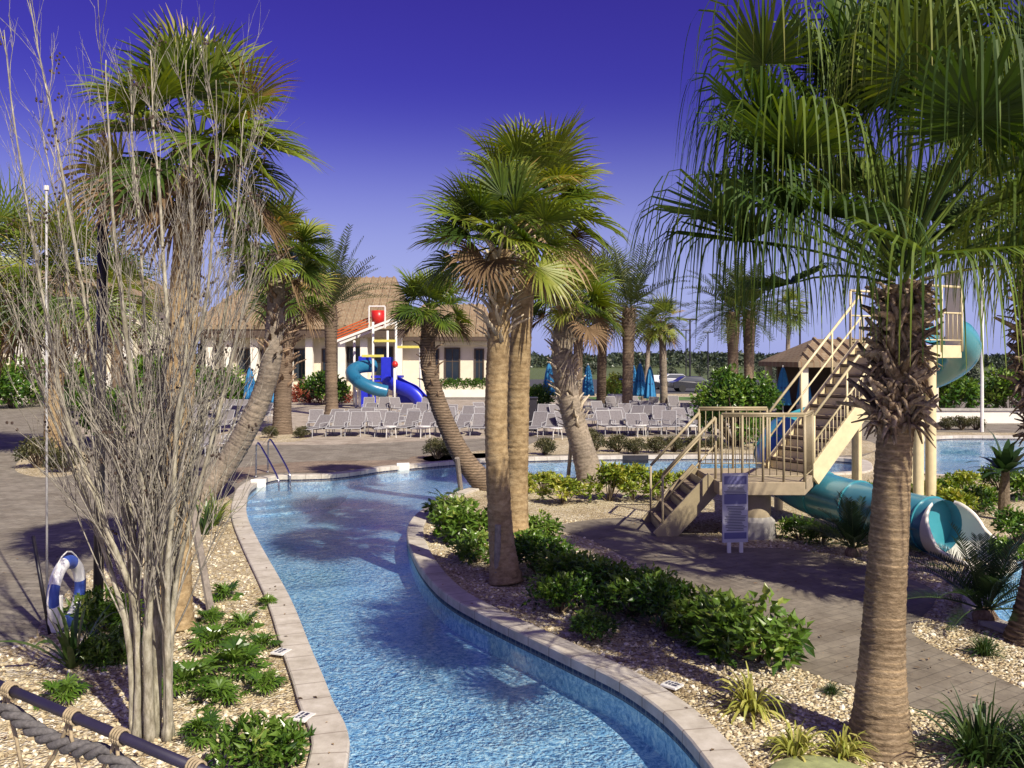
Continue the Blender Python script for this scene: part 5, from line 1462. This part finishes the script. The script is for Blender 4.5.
# ------------------------------------------------------------------ left foreground: life ring, poles, stakes, rails, marker plates
b0 = G(50, 634)
rt = thing('life_ring_stand', 'post holding the rescue gear at the left deck edge', 'post', b0)
rt['label'] = 'short dark post carrying the blue and white life ring'
m = MB(); m.tube([G(50, 634), P(33, 536, 10.25)], 0.022, 8); m.build('post', M['dark_metal'], rt, smooth=True)
m = MB(); m.box(b0 + Vector((0.05, 0.02, 0.22)), (0.16, 0.05, 0.42)); m.build('bracket', M['white_metal'], rt, bevel=0.01)
c = P(67, 592, 10.05); m = MB(); rz = 1.60; n1, n2 = 48, 14
v, tn = [], []
for i in range(n1):
    a = 2 * PI * i / n1
    for j in range(n2):
        b = 2 * PI * j / n2; rr = 0.33 + 0.075 * math.cos(b)
        x, y, z = rr * math.cos(a), 0.06 * math.sin(b), rr * math.sin(a)
        v.append((c.x + x * math.cos(rz) - y * math.sin(rz), c.y + x * math.sin(rz) + y * math.cos(rz), c.z + z)); tn.append(1.0 if (i + 3) % 12 < 5 else 0.0)
q = [(i * n2 + j, ((i + 1) % n1) * n2 + j, ((i + 1) % n1) * n2 + (j + 1) % n2, i * n2 + (j + 1) % n2) for i in range(n1) for j in range(n2)]
m.add(v, q, None, np.array(tn)); lr = m.build('life_ring', M['buoy'], None, smooth=True)
tag(lr, 'white life ring with blue bands hanging at the left deck edge', 'life ring')
m = MB()
ro = []
for i in range(25):
    a = 2 * PI * i / 24; rr = 0.43 + 0.02 * math.cos(4 * a); x, z = rr * math.cos(a), rr * math.sin(a); ro.append((c.x + x * math.cos(rz), c.y + x * math.sin(rz), c.z + z))
m.tube(ro, 0.009, 5); m.build('grab_line', M['white_metal'], lr)
hk = thing('rescue_pole', 'very tall thin pale rescue pole standing beside the life ring', 'pole', G(47, 630))
m = MB(); m.tube([G(47, 630), P(46.5, 190, 10.26)], 0.014, 8); m.build('shaft', M['lounger_frame'], hk, smooth=True)
t = P(46.5, 190, 10.26); m = MB(); m.tube([t, t + Vector((0, 0, 0.05))], 0.028, 8); m.build('cap', M['white_metal'], hk)
b0 = G(98, 618); lp = thing('lamp_pole', 'tall black lamp pole with a pale lamp head behind the myrtle twigs', 'lamp post', b0)
t = P(103, 210, 10.7); m = MB(); m.tube([b0, b0.lerp(t, 0.5), t], 0.058, 12); m.build('pole', M['dark_metal'], lp, smooth=True)
m = MB(); m.lathe([(0.12, 0), (0.12, 0.1), (0.07, 0.16)], tuple(b0), 14); m.build('base', M['dark_metal'], lp)
m = MB(); m.lathe([(0.06, 0), (0.10, 0.05), (0.10, 0.3), (0.12, 0.33), (0.12, 0.38), (0.095, 0.4), (0.09, 0.75), (0.07, 0.85), (0.001, 0.88)], tuple(t), 16); lh = m.build('lamp_head', M['white_metal'], lp, smooth=True)
m = MB(); m.lathe([(0.13, 0.31), (0.15, 0.33), (0.15, 0.39), (0.13, 0.41)], tuple(t), 16); m.build('collar', M['dark_metal'], lh)


def stake(label, a, b, r=0.035, cat='stake'):
    m = MB(); a, b = Vector(a), Vector(b)
    m.tube([a - (b - a).normalized() * 0.08, a.lerp(b, 0.5), b], [r, r * 0.97, r * 0.95], 8); tag(m.build('timber_stake', M['stake'], smooth=False), label, cat)


stake('grey leaning timber stake in the left bed propping the leaning plants', G(211, 612), P(192, 505, 11.6), 0.05)
stake('dark timber stake standing right against the myrtle stems', G(166, 676), P(163, 612, 8.85), 0.035)
stake('grey timber stake against the foot of the front twin palm', G(497, 585), P(498, 525, 12.3), 0.045)
stake('thin timber prop leaning on the bent palm above the island shrubs', G(461, 492), P(457, 458, 20.5), 0.06)
stake('thin dark timber prop leaning on the white-booted palm', G(568, 480), P(571, 445, 22.3), 0.05)

# stainless handrails at the river steps
hr = thing('pool_handrail', 'x', 'handrail')
m = MB(); m.tube(smooth_line([(0, 0, 0), (0, 0, 0.75), (0.05, 0, 0.86), (0.2, 0, 0.86), (1.1, -0.1, 0.2), (1.25, -0.12, -0.1), (1.26, -0.12, -0.8)], 5), 0.024, 8); m.build('rail', M['steel'], hr, smooth=True)
m = MB(); m.lathe([(0.06, 0.006), (0.06, 0.03), (0.026, 0.035)], (0, 0, 0), 12); m.build('flange', M['steel'], hr)
put(hr, G(256, 478), -0.75, 1, 'left stainless handrail at the river steps', 'stainless handrails at the river steps')
dup(hr, G(268, 473), -0.75, 1, 'right stainless handrail at the river steps', 'stainless handrails at the river steps')
# curved entry steps under water in the river corner
cc = G(246, 486)
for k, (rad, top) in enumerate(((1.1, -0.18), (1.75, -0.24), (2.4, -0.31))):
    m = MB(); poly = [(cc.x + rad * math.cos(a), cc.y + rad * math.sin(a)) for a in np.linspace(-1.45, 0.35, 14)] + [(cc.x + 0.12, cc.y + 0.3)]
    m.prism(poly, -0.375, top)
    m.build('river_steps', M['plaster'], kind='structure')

for px, py, ex, lab in ((252, 484, 0.0, 'white skimmer plate in the tile band at the river corner'), (421, 470, 0.0, 'white skimmer plate in the far river wall left of the bent palm')):
    g = G(px, py); m = MB(); i = int(np.argmin(np.linalg.norm(river - np.array(g[:2]), axis=1))); pt = offset(river, -0.035)[i]
    m.box((pt[0], pt[1], -0.03), (0.36, 0.06, 0.30), rz=0.25); o = m.build('skimmer_plate', M['white_metal'], None, bevel=0.01); tag(o, lab, 'skimmer', 'white skimmer plates')
i = int(np.argmin(np.linalg.norm(river - np.array(G(635, 458)[:2]), axis=1))); pt = offset(river, -0.04)[i]
m = MB(); m.box((pt[0], pt[1], -0.06), (0.8, 0.06, 0.24)); m.box((pt[0], pt[1] - 0.035, -0.06), (0.6, 0.02, 0.15)); tag(m.build('skimmer_box', M['dark_metal']), 'dark skimmer opening in the far river wall below the round shrubs', 'skimmer')

# depth marker plates on the coping edge
def marker(px, py, rz, lab):
    g = G(px, py); root = thing('marker_plate', lab, 'marker', g, 'white marker plates by the coping')
    m = MB(); m.box(g + Vector((0, 0, 0.045)), (0.17, 0.15, 0.02), rz=rz); pl = m.build('plate', M['pot'], root, bevel=0.003)
    d = MB(); co, si = math.cos(rz), math.sin(rz)
    for x, w in ((-0.05, 0.02), (-0.015, 0.02), (0.035, 0.05)):
        for y, h in ((0.03, 0.02), (-0.015, 0.03)):
            d.box(g + Vector((x * co - y * si, x * si + y * co, 0.057)), (w, h, 0.004), rz=rz)
    d.build('print', M['sign_dark'], pl)


marker(281, 656, 1.2, 'white marker plate beside the small lobed-leaf plant on the left bank')
marker(303, 722, 1.2, 'white marker plate nearest the bottom edge on the left bank')
marker(672, 690, -0.75, 'white marker plate on the island bank left of the yellow spider plant')

# pale green lid at the bottom right
g = G(826, 786); m = MB(); m.lathe([(0.42, 0.0), (0.42, 0.03), (0.39, 0.05), (0.25, 0.07), (0.001, 0.08)], tuple(g), 30); lid = m.build('utility_lid', M['lid'], None, smooth=True)
tag(lid, 'pale green domed utility lid at the bottom edge by the ringed palm trunk', 'lid')


# bridge railing with hanging rope in the bottom left corner
def rope_rail():
    a, b = P(-60, 660, 3.4), P(245, 789, 2.62)
    root = thing('rope_railing', 'dark bridge railing with a thick twisted rope in the bottom left corner', 'railing', (a.x, a.y, 0))
    m = MB(); m.tube([a, a.lerp(b, 0.5), b], 0.0175, 16); m.build('top_rail', M['rail_paint'], root, smooth=True)
    for p in (a, b):
        m = MB(); m.tube([(p.x, p.y, 0), (p.x, p.y, p.z - 0.028)], 0.03, 12); m.build('post', M['rail_paint'], root, smooth=True)
    d = (b - a)
    ctr = []
    for i in range(121):
        f = i / 120; q = a + d * f; ctr.append(np.array((q.x, q.y, q.z - 0.075 - 0.035 * abs(math.sin(f * 3 * PI + 0.6)) )))
    ctr = np.array(ctr); tg = norm(np.gradient(ctr, axis=0)); u = norm(np.cross(tg, (0, 0, 1.0))); w = np.cross(u, tg)
    for k in range(3):
        ph = np.arange(121) * 0.42 + k * 2.094
        pts = ctr + u * (np.cos(ph) * 0.016)[:, None] + w * (np.sin(ph) * 0.016)[:, None]
        m = MB(); m.tube(pts, 0.0145, 8); m.build('rope_strand', M['rope'], root, smooth=True)
    for f in (0.27, 0.49, 0.64, 0.86):
        m = MB(); q = a + d * f
        for t in range(4):
            cq = q + d.normalized() * (t * 0.012)
            ring = [(cq.x + u[60][0] * 0.024 * math.cos(x), cq.y + u[60][1] * 0.024 * math.cos(x), cq.z + 0.024 * math.sin(x)) for x in np.linspace(0, 2 * PI, 13)]
            m.tube(ring, 0.0045, 5)
        m.tube([q, q + Vector((0.01, -0.01, -0.07)), q + d.normalized() * 0.05 + Vector((0, 0, -0.16)), q + d.normalized() * 0.10 + Vector((0, 0, -0.30))], 0.007, 5)
        m.tube([q, q + Vector((-0.02, 0.01, -0.06)), q - d.normalized() * 0.09 + Vector((0, 0, -0.17)), q - d.normalized() * 0.2 + Vector((0, 0, -0.3))], 0.007, 5)
        m.build('cord_tie', M['cord'], root, smooth=True)


rope_rail()

# ------------------------------------------------------------------ far distance
def car(label, loc, rz, mat):
    root = thing('parked_car', label, 'car', (0, 0, 0), 'cars in the far parking lot')
    prof = [(-2.2, 0.35), (2.2, 0.35), (2.25, 0.7), (2.0, 0.85), (1.1, 0.95), (0.5, 1.4), (-1.1, 1.42), (-1.8, 0.98), (-2.2, 0.9)]
    n = len(prof); m = MB()
    v = [(x, -0.85 * (0.82 if z > 1.2 else 1), z) for x, z in prof] + [(x, 0.85 * (0.82 if z > 1.2 else 1), z) for x, z in prof]
    q = [(i, n + i, n + (i + 1) % n, (i + 1) % n) for i in range(n)]
    m.add(v + [(0, -0.85, 0.8), (0, 0.85, 0.8)], q, [(2 * n, i, (i + 1) % n) for i in range(n)] + [(2 * n + 1, n + (i + 1) % n, n + i) for i in range(n)])
    m.build('body', M[mat], root, bevel=0.05)
    for sy in (-1, 1):
        w = MB(); w.add([(1.0, sy * 0.86, 0.98), (0.5, sy * 0.73, 1.33), (-1.0, sy * 0.73, 1.35), (-1.6, sy * 0.86, 1.0), (1.0, sy * 0.82, 0.98), (0.5, sy * 0.69, 1.33), (-1.0, sy * 0.69, 1.35), (-1.6, sy * 0.82, 1.0)], [(0, 1, 2, 3), (4, 7, 6, 5), (0, 4, 5, 1), (1, 5, 6, 2), (2, 6, 7, 3), (3, 7, 4, 0)]); w.build('side_window', M['glass'], root)
        for x in (-1.35, 1.35):
            t = MB(); t.tube([(x, sy * 0.68, 0.32), (x, sy * 0.88, 0.32)], 0.32, 16); t.build('wheel', M['tyre'], root)
    put(root, loc, rz)


car('dark parked car left of the tall lamp posts in the far lot', (11.5, 84, 0.004), 0.3, 'car_dark')
car('white parked car between the lamp posts in the far lot', (14.2, 90, 0.004), 1.2, 'car_white')
car('silver parked car farthest in the lot below the treeline', (17.5, 96, 0.004), 0.2, 'car_silver')
car('dark parked car right of the white one in the far lot', (16.8, 83, 0.004), 0.1, 'car_dark')

lpx = thing('street_lamp', 'x', 'lamp post')
m = MB(); m.tube([(0, 0, 0), (0, 0, 7.0)], 0.09, 8); m.build('pole', M['dark_metal'], lpx)
m = MB(); m.box((0, 0, 7.05), (1.5, 0.4, 0.18)); m.build('lamp_head', M['dark_metal'], lpx, bevel=0.03)
for i, (px, Y, sc, lab) in enumerate(((690, 92, 1.0, 'tallest dark lamp post left of the round bush'), (708, 125, 0.95, 'shorter far lamp post just right of the tallest one'), (686, 150, 1.1, 'far lamp post hidden close behind the tallest one'), (800, 100, 1.15, 'dark lamp post above the upper stair rail'))):
    loc = ((px - CX) * Y / F, Y, 0.006); (put if i == 0 else dup)(lpx, loc, 0.2, sc, lab, 'lamp posts in the far lot')
b0 = G(982, 432); wl = thing('white_post', 'tall slim white flag pole beyond the plunge pool on the right', 'pole', b0); wl.name = 'flag_pole'
m = MB(); m.tube([b0, b0 + Vector((0, 0, 8.6))], 0.07, 8); m.build('pole', M['white_metal'], wl)
m = MB(); m.lathe([(0.001, 0.1), (0.07, 0.06), (0.07, 0), (0.001, -0.02)], tuple(b0 + Vector((0, 0, 8.6))), 10); m.build('cap', M['white_metal'], wl)
b0 = G(1000, 428); wp = thing('garden_wall', 'low cream wall beyond the plunge pool on the right', 'wall', b0)
m = MB(); m.box(b0 + Vector((3.0, 3, 0.3)), (12, 0.3, 0.6)); m.build('wall', M['stucco_white'], wp); m = MB(); m.box(b0 + Vector((3.0, 3, 0.65)), (12.2, 0.45, 0.1)); m.build('capstone', M['concrete'], wp)

# far wood along the horizon: one mass
m = MB(); n = 34000
x = RNG.uniform(-330, 420, n); y = RNG.uniform(270, 330, n)
top = 3.3 + 0.8 * np.sin(x * 0.021) + 0.5 * np.sin(x * 0.11 + 2) + 0.6 * np.sin(x * 0.37)
z = top * RNG.random(n) ** 0.6
leaves(m, np.stack([x, y, z], 1), 1.7, 1.2, np.stack([0 * x, -1 + 0 * x, 0.5 + 0 * x], 1), 0.45 + RNG.normal(0, 0.15, n))
tag(m.build('treeline', M['far_leaf'], None, kind='stuff'), 'dark low wood along the horizon beyond the parking lot', 'wood')
# nearer trees round the parking lot
ft = proto_bush('lot_tree', '', 'tree', 'far_leaf', r=2.6, h=3.2, n=900, ll=0.5, lw=0.3, clumps=26, z0=0.6, spread=0.3)
for i, (px, Y, sc, lab) in enumerate(((560, 130, 1.0, 'dark tree at the lot edge right of the twin palms'), (640, 135, 0.9, 'dark tree at the lot edge behind the blue umbrellas'), (668, 120, 0.8, 'dark tree left of the tallest far lamp post'), (722, 110, 0.9, 'dark tree behind the twin date palms'), (765, 100, 1.0, 'dark tree behind the round bush right side'), (785, 115, 1.1, 'dark tree behind the pavilion eave'), (700, 140, 0.9, 'dark tree under the shorter far lamp post'), (590, 150, 1.0, 'dark tree behind the slim far-deck palm'), (960, 90, 1.2, 'dark tree behind the slide tower right side'), (1015, 80, 1.2, 'dark tree near the right edge behind the flag pole'), (935, 110, 1.2, 'dark tree behind the platform of the slide'))):
    loc = ((px - CX) * Y / F, Y, 0); (put if i == 0 else dup)(ft, loc, random.random() * 6, sc * 0.62, lab, 'trees round the parking lot')

# ------------------------------------------------------------------ light, sky, camera
SUN_AZ = math.radians(35)      # shadows fall this far to the left of straight ahead
EL = math.radians(42)
shadow = Vector((-math.sin(SUN_AZ) * math.cos(EL), math.cos(SUN_AZ) * math.cos(EL), -math.sin(EL)))
sd = bpy.data.lights.new('sun', 'SUN'); sd.energy = 5.0; sd.angle = math.radians(0.5); sd.color = (1.0, 0.92, 0.76)
so = bpy.data.objects.new('sun', sd); COL.objects.link(so)
so.rotation_euler = shadow.to_track_quat('-Z', 'Y').to_euler()
so.location = (0, 0, 30)

W = bpy.data.worlds.new('World'); SC.world = W; W.use_nodes = True
nt = W.node_tree; bg = nt.nodes['Background']
sky = nt.nodes.new('ShaderNodeTexSky'); sky.sky_type = 'NISHITA'; sky.sun_disc = False
sky.sun_elevation = EL
ts = -shadow
sky.sun_rotation = math.atan2(ts.x, ts.y)
sky.altitude = 0; sky.air_density = 1.0; sky.dust_density = 1.3; sky.ozone_density = 3.0
hs = N(nt, 'ShaderNodeHueSaturation', Hue=0.556, Saturation=1.17, Value=1.0)
k1 = N(nt, 'ShaderNodeVectorMath', _operation='SCALE'); k1.inputs['Scale'].default_value = 0.1
gm = N(nt, 'ShaderNodeGamma', Gamma=1.3)
k2 = N(nt, 'ShaderNodeVectorMath', _operation='SCALE'); k2.inputs['Scale'].default_value = 10.0
nt.links.new(sky.outputs[0], k1.inputs[0]); nt.links.new(k1.outputs[0], gm.inputs[0]); nt.links.new(gm.outputs[0], k2.inputs[0])
nt.links.new(k2.outputs[0], hs.inputs['Color'])
mx = N(nt, 'ShaderNodeMix', _data_type='RGBA', _blend_type='MULTIPLY'); mx.inputs[0].default_value = 1
mx.inputs[7].default_value = (0.95, 0.85, 1.0, 1)
tc = nt.nodes.new('ShaderNodeTexCoord'); sx = nt.nodes.new('ShaderNodeSeparateXYZ')
nt.links.new(tc.outputs['Generated'], sx.inputs[0])
mr = N(nt, 'ShaderNodeMapRange'); mr.interpolation_type = 'SMOOTHERSTEP'
mr.inputs[1].default_value = 0.0; mr.inputs[2].default_value = 0.30; mr.inputs[3].default_value = 0.85; mr.inputs[4].default_value = 0.0
nt.links.new(sx.outputs['Z'], mr.inputs[0])
hz = N(nt, 'ShaderNodeMix', _data_type='RGBA'); hz.inputs[7].default_value = (3.7, 4.1, 7.8, 1)
nt.links.new(mr.outputs[0], hz.inputs[0])
nt.links.new(hs.outputs[0], mx.inputs[6]); nt.links.new(mx.outputs[2], hz.inputs[6]); nt.links.new(hz.outputs[2], bg.inputs['Color'])
bg.inputs['Strength'].default_value = 0.085

cam = bpy.data.cameras.new('camera'); co_ = bpy.data.objects.new('camera', cam); COL.objects.link(co_)
co_.location = (0, 0, H); co_.rotation_euler = (PI / 2, 0, 0)
cam.sensor_width = 36; cam.lens = 36 * F / 1024.0
cam.shift_y = (HY - 384.0) / 1024.0
cam.clip_end = 6000; cam.clip_start = 0.05
SC.camera = co_
SC.view_settings.view_transform = 'Standard'; SC.view_settings.look = 'None'; SC.view_settings.exposure = 0.40; SC.view_settings.gamma = 1.0
SC.view_settings.use_curve_mapping = False
SC.cycles.max_bounces = 8; SC.cycles.transparent_max_bounces = 16
SC.cycles.use_denoising = True
